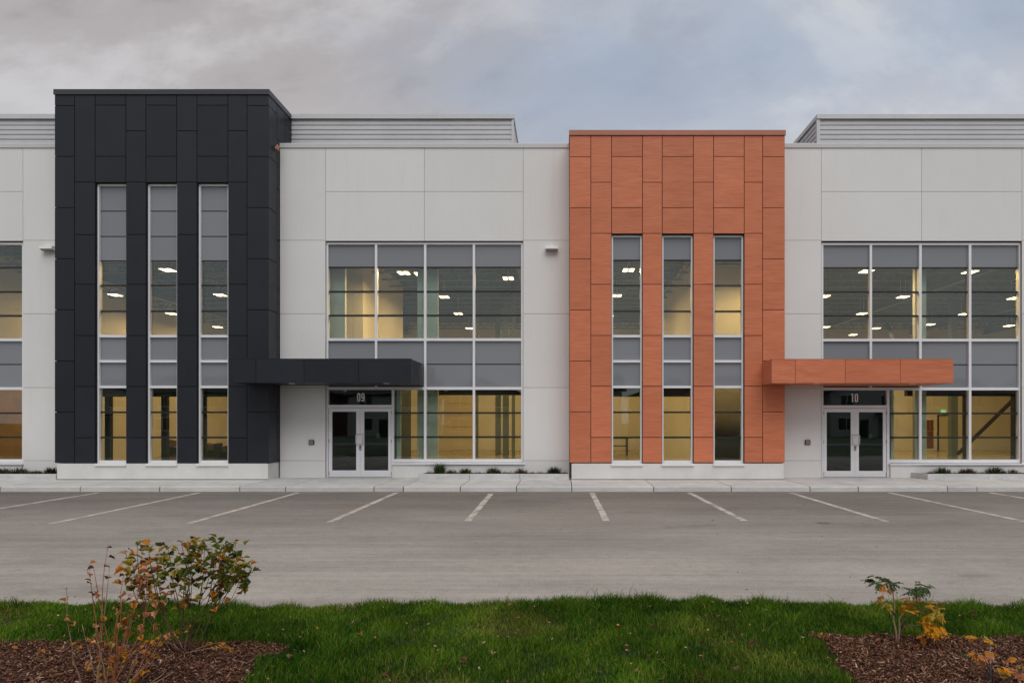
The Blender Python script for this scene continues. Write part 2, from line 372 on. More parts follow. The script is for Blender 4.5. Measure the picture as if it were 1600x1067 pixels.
# ------------------------------------------------------------------ ground
DW, DT, DC, DK = 21.77, 20.96, 20.02, 18.9      # wall, tower, canopy and kerb distances
SW = 0.147                                        # sidewalk height
XL, XR = -26.0, 30.0                              # building ends
tag(bx('ground', (-400, 400, -400, 400, -0.5, -0.03), 'field'), 'flat dull grass land around the site', kind='structure')
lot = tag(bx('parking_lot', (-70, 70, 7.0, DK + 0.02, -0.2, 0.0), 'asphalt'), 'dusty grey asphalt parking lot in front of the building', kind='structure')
tag(bx('street', (-200, 200, -17, -8, -0.2, 0.0), 'street'), 'asphalt street behind the lawn', kind='structure')

# painted stall lines (far end px at y 771, near end)
LX = [(-12.62, -12.55, 12.9), (-9.88, -9.74, 12.98), (-7.19, -7.13, 13.05), (-4.51, -4.50, 13.2), (-1.90, -1.84, 13.36), (0.82, 0.87, 13.36), (3.47, 3.58, 13.36), (6.23, 6.32, 13.28), (8.92, 9.02, 13.2), (11.66, 11.8, 13.15), (14.4, 14.5, 13.1)]
for i, (xa, xb, yb) in enumerate(LX):
    ya, w = 18.62 if i != 4 else 18.35, 0.068
    n = 14; v = []; f = []
    for k in range(n + 1):
        t = k / n; x = xa + (xb - xa) * t; y = ya + (yb - ya) * t
        v += [(x - w + random.uniform(-.006, .006), y, 0.004), (x + w + random.uniform(-.006, .006), y, 0.004)]
    for k in range(n): f.append((2 * k, 2 * k + 1, 2 * k + 3, 2 * k + 2))
    me = bpy.data.meshes.new('parking_line'); me.from_pydata(v, [], f)
    me.flip_normals(); obj('parking_line', me, 'paint', lot)
# dark tar seal strip and repaired patch
tube('crack_seal', [([(x, 8.95 + 0.05 * math.sin(x * 0.9) + 0.03 * math.sin(x * 3.1), -0.008) for x in np.linspace(1.6, 5.9, 30)], 0.009)], 'dark', lot, 5)
def disc(name, c, r, h, mat, parent=None, n=20, ry=None):
    ry = ry or r
    return prism(name, [(c[0] + r * math.cos(2 * math.pi * k / n), c[1] + ry * math.sin(2 * math.pi * k / n)) for k in range(n)], 'z', c[2], c[2] + h, mat, parent)
disc('utility_cover', (W(1287, 13.1), 13.1, -0.01), 0.12, 0.014, 'cover', lot)

# sidewalk: slabs with saw joints, each with its kerb face
walk = tag(bx('sidewalk', (-70, 70, DK + 0.03, 22.0, -0.2, SW - 0.03), 'dark'), 'pale concrete sidewalk with curb along the building', kind='structure')
kx = [-120, -0, 125, 249, 374, 446, 584, 630, 719, 807, 893.5, 1021.5, 1143, 1266, 1341.5, 1481, 1527, 1640, 1760]
for a, b in zip(kx[:-1], kx[1:]):
    x0, x1 = W(a, DK) + 0.011, W(b, DK) - 0.011
    y0, y1 = DK + random.uniform(-.006, .006), DW + 0.04
    prof = [(y0, -0.1), (y0 + 0.012, SW - 0.035), (y0 + 0.022, SW - 0.012), (y0 + 0.05, SW - 0.002), (y0 + 0.2, SW), (y1, SW + 0.003), (y1, -0.1)]
    prism('paving_slab', prof, 'x', x0, x1, 'walk', walk)
bx('paving_slab', (W(1760, DK) + .01, 60, DK, DW, -0.1, SW), 'walk', walk); bx('paving_slab', (-60, W(-120, DK) - .01, DK, DW, -0.1, SW), 'walk', walk)

# ------------------------------------------------------------------ building
B = thing('commercial_building', (0, DW, 0), 'white two-storey commercial building with black and orange panel towers and entrances 09 and 10', 'building')
TB = (85.5, 419.8); TO = (890.4, 1226.3)
tbx = [W(x, DT) for x in TB]; tox = [W(x, DT) for x in TO]
G = 0.006
ZT = Z(230.5, DW)          # top of the white panels
def wpanel(parent, x0, x1, y0p, y1p, gl=G, gr=G):
    """white precast panel between pixel rows y0p (top) and y1p"""
    z1, z0 = Z(y0p, DW) - G, Z(y1p, DW) + G
    bx('panel', (x0 + gl, x1 - gr, DW, DW + 0.10, z0, z1), 'white', parent)
def wall_section(label, xl, xr, ops):
    """xl..xr metres; ops: window opening (px left, px right)"""
    w = part('precast_wall', B, label)
    oa, ob = W(ops[0], DW), W(ops[1], DW)
    bx('wall_backing', [(xl, oa, DW + 0.015, DW + 0.25, 0.0, ZT), (ob, xr, DW + 0.015, DW + 0.25, 0.0, ZT), (oa, ob, DW + 0.015, DW + 0.25, Z(376.2, DW), ZT)], 'joint', w)
    for a, b in ((xl, oa), (ob, xr)):
        e0 = 0 if a == xl else G; e1 = 0 if b == xr else G
        for y0, y1 in ((229, 375.5), (375.5, 490.2), (490.2, 605.5), (605.5, 719.5), (719.5, 748)):
            wpanel(w, a, b, y0, y1, e0, e1)
    mid = W((ops[0] + ops[1]) / 2, DW)
    for a, b in ((oa, mid), (mid, ob)):
        wpanel(w, a, b, 229, 299.5); wpanel(w, a, b, 299.5, 376.5)
    return w, oa, ob
sec9, o9a, o9b = wall_section('white precast wall around the glazed bay of entrance 09', tbx[1] + 0.012, tox[0] - 0.012, (508.5, 817.5))
sec10, o10a, o10b = wall_section('white precast wall around the glazed bay of entrance 10', tox[1] + 0.012, W(1668, DW), (1283.5, 1597))
sec8, o8a, o8b = wall_section('white precast wall left of the black tower', W(-350, DW), tbx[0] - 0.012, (-274, 35.6))
wend = part('end_wall', B)
bx('panel', [(XL, W(-350, DW), DW, DW + 0.3, 0, ZT), (W(1668, DW), XR, DW, DW + 0.3, 0, ZT)], 'white', wend)
# parapet flashing
for a, b in ((XL, tbx[0] - 0.01), (tbx[1] + 0.01, tox[0] - 0.01), (tox[1] + 0.01, XR)):
    zc0, zc1 = Z(230.8, DW), Z(224.2, DW)
    prism('parapet_flashing', [(DW - 0.03, zc0 - 0.01), (DW - 0.035, zc1 - 0.02), (DW - 0.02, zc1), (DW + 0.32, zc1 + 0.01), (DW + 0.32, zc0)], 'x', a, b, 'capwhite', B)

# roof screens with corrugated cladding
def corrugated(name, path, z0, z1, pitch, mat, parent, amp=0.03):
    """horizontal ribs following a plan polyline; path: list of (x,y,nx,ny)"""
    prof = []; z = z1
    while z > z0:
        prof += [(z, 0.0), (z - pitch * 0.16, -amp), (z - pitch * 0.26, -amp), (z - pitch * 0.40, 0.0)]
        z -= pitch
    v, f = [], []
    for (x, y, nx, ny) in path:
        v += [(x + nx * q, y + ny * q, zz_) for zz_, q in prof]
    n = len(prof)
    for j in range(len(path) - 1):
        for i in range(n - 1): f.append((j * n + i, j * n + i + 1, (j + 1) * n + i + 1, (j + 1) * n + i))
    me = bpy.data.meshes.new(name); me.from_pydata(v, [], f); return obj(name, me, mat, parent)
DP = 22.72
def screen(x0, x1, label):
    s = part('roof_screen', B, label)
    z0, zc, z1 = ZT - 0.8, Z(186.8, DP), Z(179.8, DP)
    dep = 6.0
    bx('screen_wall', (x0 + 0.05, x1 - 0.05, DP + 0.05, DP + dep, z0, zc), 'corr', s)
    zr = zc - 0.012
    corrugated('corrugated_cladding', [(x0 + 0.06, DP, 0, -1), (x1 - 0.06, DP, 0, -1)], z0, zr, 0.1575, 'corr', s)
    corrugated('corrugated_cladding', [(x0, DP + dep, -1, 0), (x0, DP + 0.06, -1, 0)], z0, zr, 0.1575, 'corr', s)
    bx('side_cladding', (x1 - 0.05, x1 - 0.02, DP + 0.03, DP + dep, z0, zc), 'fixture', s)
    bx('corner_trim', (x0 - 0.03, x0 + 0.07, DP - 0.035, DP + 0.07, z0, zc), 'corr', s); bx('corner_trim', (x1 - 0.08, x1, DP - 0.035, DP + 0.03, z0, zc), 'corr', s)
    nseg = max(1, round((x1 - x0) / 2.6))
    for k in range(nseg):
        a = x0 - 0.04 + (x1 - x0 + 0.05) * k / nseg; b = x0 - 0.04 + (x1 - x0 + 0.05) * (k + 1) / nseg
        bx('flashing', (a + 0.0015, b - 0.0015, DP - 0.07, DP + dep + 0.05, zc + 0.002 + random.uniform(0, .006), z1 + random.uniform(-.004, .004)), 'capwhite', s)
screen(-25.5, tbx[0] + 0.6, 'grey corrugated roof screen left of the black tower')
screen(tbx[1] - 2, W(803, DP), 'grey corrugated roof screen right of the black tower')
screen(W(1277.5, DP), 29, 'grey corrugated roof screen right of the orange tower')

# panel towers
CB = [85.5, 116.3, 148.4, 196.4, 227.9, 275.9, 307.6, 355.9, 385.9, 419.8]
CO = [890.4, 923.2, 955.6, 1003.9, 1034.8, 1083.5, 1115.0, 1163.0, 1191.7, 1226.3]
BOT = 723.4
JB = {'e': [148.4, 165.2, 244.6, 324.4, 404.2, 484.0, 564.0, 643.8, BOT], 's': [148.4, 284.6, 366.6, 444.2, 524.1, 603.8, 683.7, BOT],
      'n': [148.4, 204.6, 284.6, 366.6, 444.2, 524.1, 603.8, 683.7, BOT], 'w': [148.4, 164.6, 244.4, 285.2]}
JO = {'e': [211.8, 245.0, 324.8, 404.6, 484.2, 563.8, 643.2, BOT - .6], 's': [211.8, 284.9, 364.7, 444.2, 524.1, 603.3, 683.0, BOT - .6],
      'n': [211.8, 284.9, 364.7, 444.2, 524.1, 603.3, 683.0, BOT - .6], 'w': [211.8, 244.8, 324.6, 365.2]}
PAT = 'eswnwnwne'
def tower(name, label, cols, J, ztop_px, mat, cavity, capmat, wtop):
    t = part(name, B, label)
    xs = [W(c, DT) for c in cols]; g = 0.010
    zt = Z(J['e'][0], DT); zb = Z(BOT, DT); zc = Z(ztop_px, DT)
    back = DT + 4.0
    core = []
    for i, p in enumerate(PAT):
        z0 = Z(J['w'][-1], DT) if p == 'w' else zb
        core.append((xs[i] + (0.03 if i == 0 else -0.002), xs[i + 1] + (-0.03 if i == 8 else 0.002), DT + 0.03, DT + 0.26, z0, zt))
    bx('tower_core', core, cavity, t)
    # return walls
    bx('return_wall', [(xs[0] + 0.03, xs[0] + 0.2, DT + 0.261, DW + 0.3, zb, zt), (xs[-1] - 0.2, xs[-1] - 0.03, DT + 0.261, DW + 0.3, zb, zt),
                       (xs[0] + 0.03, xs[-1] - 0.03, DT + 0.3, back, 9.6, zt)], cavity, t)
    for i, p in enumerate(PAT):
        js = J[p]
        for a, b in zip(js[:-1], js[1:]):
            x0 = xs[i] + (0.0 if i == 0 else g); x1 = xs[i + 1] - (0.0 if i == 8 else g)
            bx('panel', (x0, x1, DT + random.uniform(-.0012, .0012), DT + 0.027, Z(b, DT) + g, Z(a, DT) - g), mat, t)
    # side cladding
    yj = [DT + 0.028, 21.56, 22.18, 22.80, 23.6]
    for sx, sgn in ((xs[0], 1), (xs[-1], -1)):
        for k in range(4):
            js = J['e'] if k % 2 == 0 else J['n']
            for a, b in zip(js[:-1], js[1:]):
                za, zb2 = Z(a, DT) - g, Z(b, DT) + g
                if k >= 2 and za < 10.4: continue
                bx('side_panel', (sx, sx + sgn * 0.027, yj[k] + (g if k else 0), yj[k + 1] - g, zb2, za), mat, t)
    # flashing in lengths
    cx = [xs[0] - 0.025, xs[0] + 2.2, xs[0] + 4.3, xs[-1] + 0.025]
    for a, b in zip(cx[:-1], cx[1:]):
        bx('flashing', (a + .001, b - .001, DT - 0.035, DT + 0.25, zt + 0.002, zc + random.uniform(-.006, .006)), capmat, t)
    bx('flashing', (xs[0] - 0.025, xs[0] + 0.25, DT + 0.251, back, zt + 0.002, zc), capmat, t)
    bx('flashing', (xs[-1] - 0.25, xs[-1] + 0.025, DT + 0.251, back, zt + 0.002, zc), capmat, t)
    for sx in (xs[0], xs[-1]): bx('light_leak_filler', (sx - 0.02, sx + 0.06 if sx == xs[0] else sx + 0.02, DW + 0.26, DW + 0.32, 0.0, ZT - 0.3), 'plinth', t)  # filler added to block interior light leaking beside the tower
    bx('roof_cap', (xs[0] + 0.2, xs[-1] - 0.2, DT + 0.2, back, zt - 0.2, zt - 0.05), cavity, t)
    # plinth
    bx('plinth', (xs[0] + 0.055, xs[-1] - 0.03, DT + 0.012, DW + 0.3, SW - 0.05, zb - 0.012), 'plinth', t, 0.008)
    bx('plinth_joint', (xs[0] + 0.06, xs[-1] - 0.035, DT + 0.004, DT + 0.06, SW, SW + 0.022), 'dark', t)
    return t, xs
tb, xsb = tower('black_tower', 'black panel-clad tower with three tall window strips', CB, JB, 140.4, 'black', 'dark', 'capblack', 285.2)
to, xso = tower('orange_tower', 'orange wood-grain panel tower with three tall window strips', CO, JO, 204.0, 'orange', 'orangejoint', 'caporange', 365.2)

# ------------------------------------------------------------------ windows
def glaze(win, x0, x1, yf, rows, d):
    """panes and dark glazing bars of one column; rows of (top px, bottom px, type)"""
    yg = yf + 0.085
    for (a, b, ty) in rows:
        z1, z0 = Z(a, d), Z(b, d)
        if ty == 'C': bx('pane', (x0 - 0.01, x1 + 0.01, yg, yg + 0.024, z0 - 0.01, z1 + 0.01), 'glass', win)
        elif ty == 'S': bx('spandrel_pane', (x0 - 0.01, x1 + 0.01, yg - 0.01, yg + 0.03, z0 - 0.005, z1 + 0.005), 'spandrel', win)
        elif ty == 'K': bx('glazing_bar', (x0 - 0.005, x1 + 0.005, yg - 0.018, yg + 0.12, z0, z1), 'bar', win)
def bars(win, lst, yf, depth=0.15):
    for (x0, x1, z0, z1, nm) in lst: bx(nm, (x0, x1, yf, yf + depth, z0, z1), 'alum', win)
UP_T = [(407.6, 444.4, 'C'), (444.4, 446.6, 'K'), (446.6, 484.5, 'C'), (484.5, 486.9, 'K'), (486.9, 523.2, 'C')]
LO_T = [(527.0, 562.5, 'S'), (566.2, 602.6, 'S'), (606.2, 642.6, 'C'), (642.6, 645.3, 'K'), (645.3, 682.0, 'C'), (682.0, 684.8, 'K'), (684.8, 719.4, 'C')]
def strip_window(x0, x1, top, toprows, label):
    """tall narrow strip window between tower panels; x0,x1 opening in metres"""
    d = DT + 0.10; w = part('strip_window', B, label); fw = 0.054
    zt, zb = Z(top + 2.6, d), Z(723.6, d)
    zg = [(Z(top + 5.3, d), zt), (zb, Z(719.4, d)), (Z(527.0, d), Z(523.2, d)), (Z(566.2, d), Z(562.5, d)), (Z(606.2, d), Z(602.6, d))]
    bars(w, [(x0 + 0.004, x0 + fw, zb, zt, 'frame'), (x1 - fw, x1 - 0.004, zb, zt, 'frame')] + [(x0 + fw, x1 - fw, a, b, 'frame') for a, b in zg], d)
    glaze(w, x0 + fw, x1 - fw, d, toprows + UP_T + LO_T, d)
    # dark reveal above and beside, sill below
    bx('reveal', [(x0 - 0.001, x0 + 0.004, DT + 0.03, d + 0.2, zb, zt + 0.05), (x1 - 0.004, x1 + 0.001, DT + 0.03, d + 0.2, zb, zt + 0.05), (x0 + .004, x1 - .004, DT + 0.04, d + 0.2, zt, zt + 0.05)], 'dark', w)
    prism('sill', [(DT - 0.035, zb - 0.075), (DT - 0.035, zb - 0.028), (d + 0.15, zb - 0.001), (d + 0.15, zb - 0.075)], 'x', x0 - 0.012, x1 + 0.012, 'alum', w)
ordn = ['left', 'middle', 'right']
for k, i in enumerate((2, 4, 6)):
    strip_window(xsb[i], xsb[i + 1], 285.2, [(290.6, 328.2, 'S'), (328.2, 329.4, 'K'), (329.4, 367.9, 'S'), (367.9, 369.1, 'K'), (369.1, 406.0, 'S'), (406.0, 407.6, 'K')], ordn[k] + ' tall strip window of the black tower')
    strip_window(xso[i], xso[i + 1], 365.2, [(370.6, 404.8, 'S'), (404.8, 407.6, 'K')], ordn[k] + ' tall strip window of the orange tower')

UPB = [(382, 415.9, 'S'), (415.9, 418.1, 'K'), (418.1, 453.7, 'C'), (453.7, 456.2, 'K'), (456.2, 491.0, 'C'), (491.0, 493.6, 'K'), (493.6, 528.4, 'C')]
SPB = [(532.5, 567.9, 'S'), (567.9, 569.3, 'K'), (569.3, 604.6, 'S')]
LOB = [(608.7, 643.6, 'C'), (643.6, 646.3, 'K'), (646.3, 681.4, 'C'), (681.4, 684.1, 'K'), (684.1, 717.2, 'C')]
DF = DW + 0.075
def ribbon_digit(name, pts, w, y, mat, parent, closed):
    """flat digit stroke from a 2-D polyline in (x,z)"""
    n = len(pts); v = []; f = []
    for i, p in enumerate(pts):
        a = pts[(i - 1) % n] if closed or i > 0 else p; b = pts[(i + 1) % n] if closed or i < n - 1 else p
        t = Vector((b[0] - a[0], b[1] - a[1])).normalized(); nx, nz = -t.y * w / 2, t.x * w / 2
        v += [(p[0] + nx, y, p[1] + nz), (p[0] - nx, y, p[1] - nz), (p[0] + nx, y + .004, p[1] + nz), (p[0] - nx, y + .004, p[1] - nz)]
    m = n if closed else n - 1
    for i in range(m):
        j = (i + 1) % n
        f += [(4*i, 4*i+1, 4*j+1, 4*j), (4*i+2, 4*j+2, 4*j+3, 4*i+3), (4*i, 4*j, 4*j+2, 4*i+2), (4*i+1, 4*i+3, 4*j+3, 4*j+1)]
    me = bpy.data.meshes.new(name); me.from_pydata(v, [], f); return obj(name, me, mat, parent)
def stadium(cx, cz, w, h, n=8, part_='all'):
    r = w / 2; pts = []
    for k in range(n + 1): a = math.pi * k / n; pts.append((cx + r * math.cos(a), cz + h / 2 - r + r * math.sin(a)))
    for k in range(n + 1): a = math.pi + math.pi * k / n; pts.append((cx + r * math.cos(a), cz - h / 2 + r + r * math.sin(a)))
    return pts
def digit(ch, cx, cz, h, y, parent):
    w = h * 0.385; s = h * 0.125
    if ch == '0': ribbon_digit('digit', stadium(cx, cz, w - s, h - s), s, y, 'digit', parent, True)
    elif ch == '1':
        ribbon_digit('digit', [(cx + s * .35, cz - h / 2), (cx + s * .35, cz + h / 2)], s, y, 'digit', parent, False)
        ribbon_digit('digit', [(cx - w * .32, cz + h * .39), (cx + s * .1, cz + h / 2 - s * .45)], s * .9, y - .001, 'digit', parent, False)
    elif ch == '9':
        r = (w - s) / 2; uh = (h - s) * 0.60; top = cz + (h - s) / 2
        ribbon_digit('digit', stadium(cx, top - uh / 2, w - s, uh), s, y, 'digit', parent, True)
        pts = [(cx + r, top - uh / 2), (cx + r, cz - (h - s) / 2 + r)]
        for k in range(1, 7): a = -math.pi * k / 6; pts.append((cx + r * math.cos(a), cz - (h - s) / 2 + r + r * math.sin(a)))
        pts.append((cx - r, cz - (h - s) / 2 + r + h * .04))
        ribbon_digit('digit', pts, s, y - .001, 'digit', parent, False)
def bay_window(cols, label, door=None, toprows=None, dy=0.0):
    """curtain wall; cols: list of mullion (left px, right px); door: (frame right px pair)"""
    w = part('curtain_wall', B, label); d = DF
    def ZZ(p): return Z(p + dy, d)
    rows_up = [(a + dy, b + dy, t) for a, b, t in (toprows or UPB)]; rows_sp = [(a + dy, b + dy, t) for a, b, t in SPB]; rows_lo = [(a + dy, b + dy, t) for a, b, t in LOB]
    xc = [(W(a, d), W(b, d)) for a, b in cols]
    lst = []
    for i, (a, b) in enumerate(xc):
        bottom = 717.2
        if door and i == 1: bottom = 604.6
        if door and i == 0: bottom = 746.0
        lst.append((a, b, ZZ(bottom), ZZ(378.6), 'mullion'))
    tr = [(378.6, 382.0), (528.4, 532.5), (604.6, 608.7)]
    for i in range(4):
        a, b = xc[i][1], xc[i + 1][0]
        for (p, q) in tr:
            lst.append((a, b, ZZ(q), ZZ(p), 'transom'))
        glaze(w, a, b, d, rows_up + rows_sp, d)
        if not (door and i <= 1): glaze(w, a, b, d, rows_lo, d)
    if door:
        # the transom under the mullion that stops above the door
        lst.append((xc[1][0], xc[1][1], ZZ(608.7), ZZ(604.6), 'transom'))
        da, db = W(door[0], d), W(door[1], d)
        lst.append((da, db, ZZ(746.0), ZZ(608.7), 'mullion'))
        glaze(w, db, xc[2][0], d, rows_lo, d); x_sill = db
    else: x_sill = xc[0][0]
    lst.append((x_sill, xc[-1][1], ZZ(722.0), ZZ(717.2), 'bottom_rail'))
    # mullion legs below glass for the rail
    bars(w, lst, d)
    bx('head_shade_strip', (xc[0][0] - 0.02, xc[-1][1] + 0.02, d + 0.01, d + 0.14, ZZ(378.6), ZZ(376.0)), 'dark', w)  # dark strip stands in for the shadow under the opening head
    prism('sill', [(DW - 0.045, ZZ(725.4)), (DW - 0.045, ZZ(723.3)), (d + 0.15, ZZ(722.05)), (d + 0.15, ZZ(725.4))], 'x', x_sill - 0.03, xc[-1][1] + 0.06, 'alum', w)
    bx('knee_wall', (x_sill + 0.005, xc[-1][1] + 0.015, DW + 0.004, DW + 0.28, 0.0, ZZ(725.5)), 'white', w)
    bx('wall_liner', (xc[0][0] - 0.4, xc[-1][1] + 0.4, d + 0.28, d + 0.33, Z(606, d), Z(530, d)), 'ibeam', w)
    return w, xc, (W(door[0], d) if door else None)
def entrance(num, xl, xr, label, dy, pull, sticker_px):
    """double door with transom glass between xl and xr (metres)"""
    e = part('entrance_door', B, label); d = DF
    def ZZ(p): return Z(p + dy, d)
    zs = SW + 0.004
    bx('head_frame', (xl, xr, d, d + 0.15, ZZ(636.6), ZZ(632.4)), 'alum', e)
    tg = bx('transom_pane', (xl - 0.01, xr + 0.01, d + 0.085, d + 0.105, ZZ(632.6), ZZ(608.5)), 'doorglass', e)
    xm = (xl + xr) / 2; gp = 0.006
    for s, (a, b) in enumerate(((xl + 0.012, xm - gp / 2), (xm + gp / 2, xr - 0.012))):
        z0, z1 = zs + 0.012, ZZ(637.3)
        if s == 0: gx0, gx1 = a + 0.105, b - 0.125
        else: gx0, gx1 = a + 0.125, b - 0.105
        gz0, gz1 = ZZ(734.8), ZZ(643.0)
        y0, y1 = d + 0.025, d + 0.07
        bx('door_leaf', [(a, gx0, y0, y1, z0, z1), (gx1, b, y0, y1, z0, z1), (gx0, gx1, y0, y1, z0, gz0), (gx0, gx1, y0, y1, gz1, z1)], 'alum', e)
        bx('door_pane', (gx0 - 0.01, gx1 + 0.01, d + 0.042, d + 0.052, gz0 - 0.01, gz1 + 0.01), 'doorglass', e)
        zb_ = ZZ(693.4); bx('push_bar', (gx0, gx1, d + 0.085, d + 0.11, zb_ - 0.014, zb_ + 0.014), 'steel', e)
        hx = a - 0.002 if s == 0 else b + 0.002
        for py in (644.5, 689.0, 739.5):
            if s == 0: bx('hinge', (hx - 0.012, hx + 0.018, y0 - 0.012, y0 + 0.01, ZZ(py + 2.6), ZZ(py - 2.6)), 'steel', e)
            else: bx('hinge', (hx - 0.018, hx + 0.012, y0 - 0.012, y0 + 0.01, ZZ(py + 2.6), ZZ(py - 2.6)), 'steel', e)
    zt_, zb_ = ZZ(678.2), ZZ(694.0)
    xp = xm - 0.12 * pull; xq = xm + 0.02 * pull
    tube('pull_handle', [([(xq, d + 0.03, zt_), (xq, d - 0.05, zt_), (xp + .02 * pull, d - 0.055, zt_), (xp, d - 0.055, zt_ - 0.03), (xp, d - 0.055, zb_ + 0.03), (xp + .02 * pull, d - 0.055, zb_), (xq, d - 0.05, zb_), (xq, d + 0.03, zb_)], 0.0125)], 'steel', e, 8)
    xk = xm + 0.09 * pull
    tube('pull_handle', [([(xk, d + 0.03, zt_), (xk, d - 0.03, zt_), (xk, d - 0.035, zt_ - .02), (xk, d - 0.035, zb_ + .02), (xk, d - 0.03, zb_), (xk, d + 0.03, zb_)], 0.011)], 'steel', e, 8)
    bx('lock_plate', (xm - 0.035, xm + 0.045, d + 0.012, d + 0.03, ZZ(703.0), ZZ(695.5)), 'steel', e)
    tube('lock_cylinder', [([(xm + 0.012, d + 0.002, ZZ(698.0)), (xm + 0.012, d + 0.02, ZZ(698.0))], 0.02)], 'plastic', e, 10)
    # round yellow sticker over a blue strip
    xs_ = W(sticker_px, d); zc_ = ZZ(680.5)
    prism('sticker', [(xs_ + 0.07 * math.cos(2 * math.pi * k / 20), zc_ + 0.08 * math.sin(2 * math.pi * k / 20)) for k in range(20)], 'y', d + 0.056, d + 0.060, 'yellow', e)
    bx('sticker', (xs_ - 0.085, xs_ + 0.085, d + 0.056, d + 0.060, zc_ - 0.125, zc_ - 0.085), 'blue', e)
    bx('sticker', (xs_ - 0.055, xs_ + 0.055, d + 0.0535, d + 0.0558, zc_ - 0.012, zc_ + 0.018), 'blue', e)
    # unit number on the transom
    h = 0.275; cz = ZZ(620.6); cx = xm + (0.005)
    digit(num[0], cx - 0.068, cz, h, d + 0.078, e); digit(num[1], cx + 0.068, cz, h, d + 0.078, e)
    bx('threshold', (xl, xr, d - 0.02, d + 0.16, SW - 0.01, zs + 0.008), 'steel', e)
    # vestibule behind the doors, its dimness put into the dark colour
    bx('vestibule', [(xl - 0.1, xr + 0.11, d + 2.2, d + 2.3, 0.1, 3.26), (xl - 0.1, xl - 0.01, d + 0.152, d + 2.199, 0.1, 3.2), (xr + 0.04, xr + 0.11, d + 0.152, d + 2.199, 0.1, 3.2), (xl - .1, xr + .11, d + 0.152, d + 2.199, 3.201, 3.26)], 'vest', e)
    bx('vestibule_floor', (xl, xr, d + 0.17, d + 2.2, 0.1, SW), 'vest', e)
c9 = [(509.5, 512.7), (585.6, 589.2), (662.4, 666.0), (738.6, 742.2), (814.2, 817.4)]
w9, xc9, dd9 = bay_window(c9, 'glazed bay beside entrance 09', (612.0, 615.2))
entrance('09', xc9[0][1], W(612.0, DF), 'double glass door of entrance 09 under the black canopy', 0.0, 1, 590)
c10 = [(1283.6, 1286.6), (1359.2, 1362.8), (1436.6, 1440.4), (1514.2, 1518.0), (1592.4, 1596.6)]
w10, xc10, dd10 = bay_window(c10, 'glazed bay beside entrance 10', (1386.2, 1390.0), None, 0.8)
entrance('10', xc10[0][1], W(1386.2, DF), 'double glass door of entrance 10 under the orange canopy', 0.8, -1, 1361)
c8 = [(-274, -270.6), (-196, -192.4), (-118, -114.4), (-42, -38.4), (34.2, 36.5)]
bay_window(c8, 'glazed bay at the left edge', None, [(382, 416.0, 'C'), (416.0, 418.2, 'K')] + UPB[2:], 0.3)

# ------------------------------------------------------------------ canopies
def canopy(name, label, xl, xr, joints, mat, soff, yoff, xwall):
    c = part(name, B, label)
    z1, z0 = Z(560.8 + yoff, DC), Z(597.8 + yoff, DC)
    tw = DT - 0.003
    bx('canopy_core', [(xl + 0.03, xwall, DC + 0.03, tw, z0 + 0.03, z1 - 0.01), (xwall + 0.002, xr - 0.03, DC + 0.03, DW + 0.07, z0 + 0.03, z1 - 0.01)], 'dark' if mat == 'black' else 'orangejoint', c)
    xs = [xl] + joints + [xr]; g = 0.006
    for a, b in zip(xs[:-1], xs[1:]):
        bx('panel', (a + (0 if a == xl else g), b - (0 if b == xr else g), DC, DC + 0.028, z0, z1), mat, c)
    bx('panel', (xl, xl + 0.028, DC + 0.0285, tw, z0, z1), mat, c)
    bx('panel', (xr - 0.028, xr, DC + 0.0285, DW + 0.06, z0, z1), mat, c)
    bx('soffit', [(xl + 0.03, xwall - 0.0, DC + 0.03, tw, z0 + 0.004, z0 + 0.028), (xwall + 0.002, xr - 0.03, DC + 0.03, DW + 0.06, z0 + 0.004, z0 + 0.028)], soff, c)
    bx('top_flashing', (xl - 0.006, xr + 0.006, DC - 0.006, DC + 0.09, z1 + 0.001, z1 + 0.012), mat, c)
    return c, z0
cb, zcb = canopy('black_canopy', 'black panel canopy over entrance 09', W(364, DC), W(642, DC), [W(399.8, DC), W(475, DC), W(560.4, DC)], 'black', 'black', 0.0, tbx[1] + 0.002)
co, zco = canopy('orange_canopy', 'orange wood-grain canopy over entrance 10', W(1206, DC), W(1489.6, DC), [W(1243, DC), W(1320.8, DC), W(1407, DC)], 'orange', 'orange', 0.5, tox[1] + 0.002)
for c, zc, pxs in ((cb, zcb, (455, 603)), (co, zco, (1277, 1427))):
    for px in pxs:
        disc('downlight', (W(px, 20.35), 20.4, zc - 0.012), 0.09, 0.02, 'downlight', c)

# ------------------------------------------------------------------ interior seen through the glass
BW = 42.0
I = part('interior_shell', B)
bx('floor', (XL, XR, DW + 0.27, BW, 0.0, SW + 0.006), 'ifloor', I)
bx('back_wall', (XL, XR, BW, BW + 0.3, 0.0, 10), 'iwall', I)
bx('roof_deck', (XL, XR, DW + 0.26, BW, 8.05, 8.25), 'deck', I)
bx('end_wall', [(XL - 0.3, XL, DW, BW, 0, 10), (XR, XR + 0.3, DW, BW, 0, 10)], 'iwall', I)
bx('demising_wall', (-20.6, -20.4, 24.2, BW, SW, 8.04), 'iwall', I)
bx('added_dim_panel', (-20.398, -20.36, 24.2, 27.4, SW, 3.1), 'amberdim', I)  # panel added to dim the view through the lower left window
bx('demising_wall', (4.75, 4.95, DW + 0.3, BW, SW, 8.04), 'iwall', I)
bx('partition_wall', (-7.42, -7.08, 24.3, 30.4, SW, 8.04), 'iwall', I)
bx('partition_wall', (-8.6, -7.43, 24.3, 24.5, SW, 8.04), 'iwall', I)
bx('room_wall', (4.96, 8.35, 25.2, 25.35, SW, 8.04), 'iwall', I); bx('room_wall', (8.2, 8.35, 24.2, 25.19, SW, 8.04), 'iwall', I)
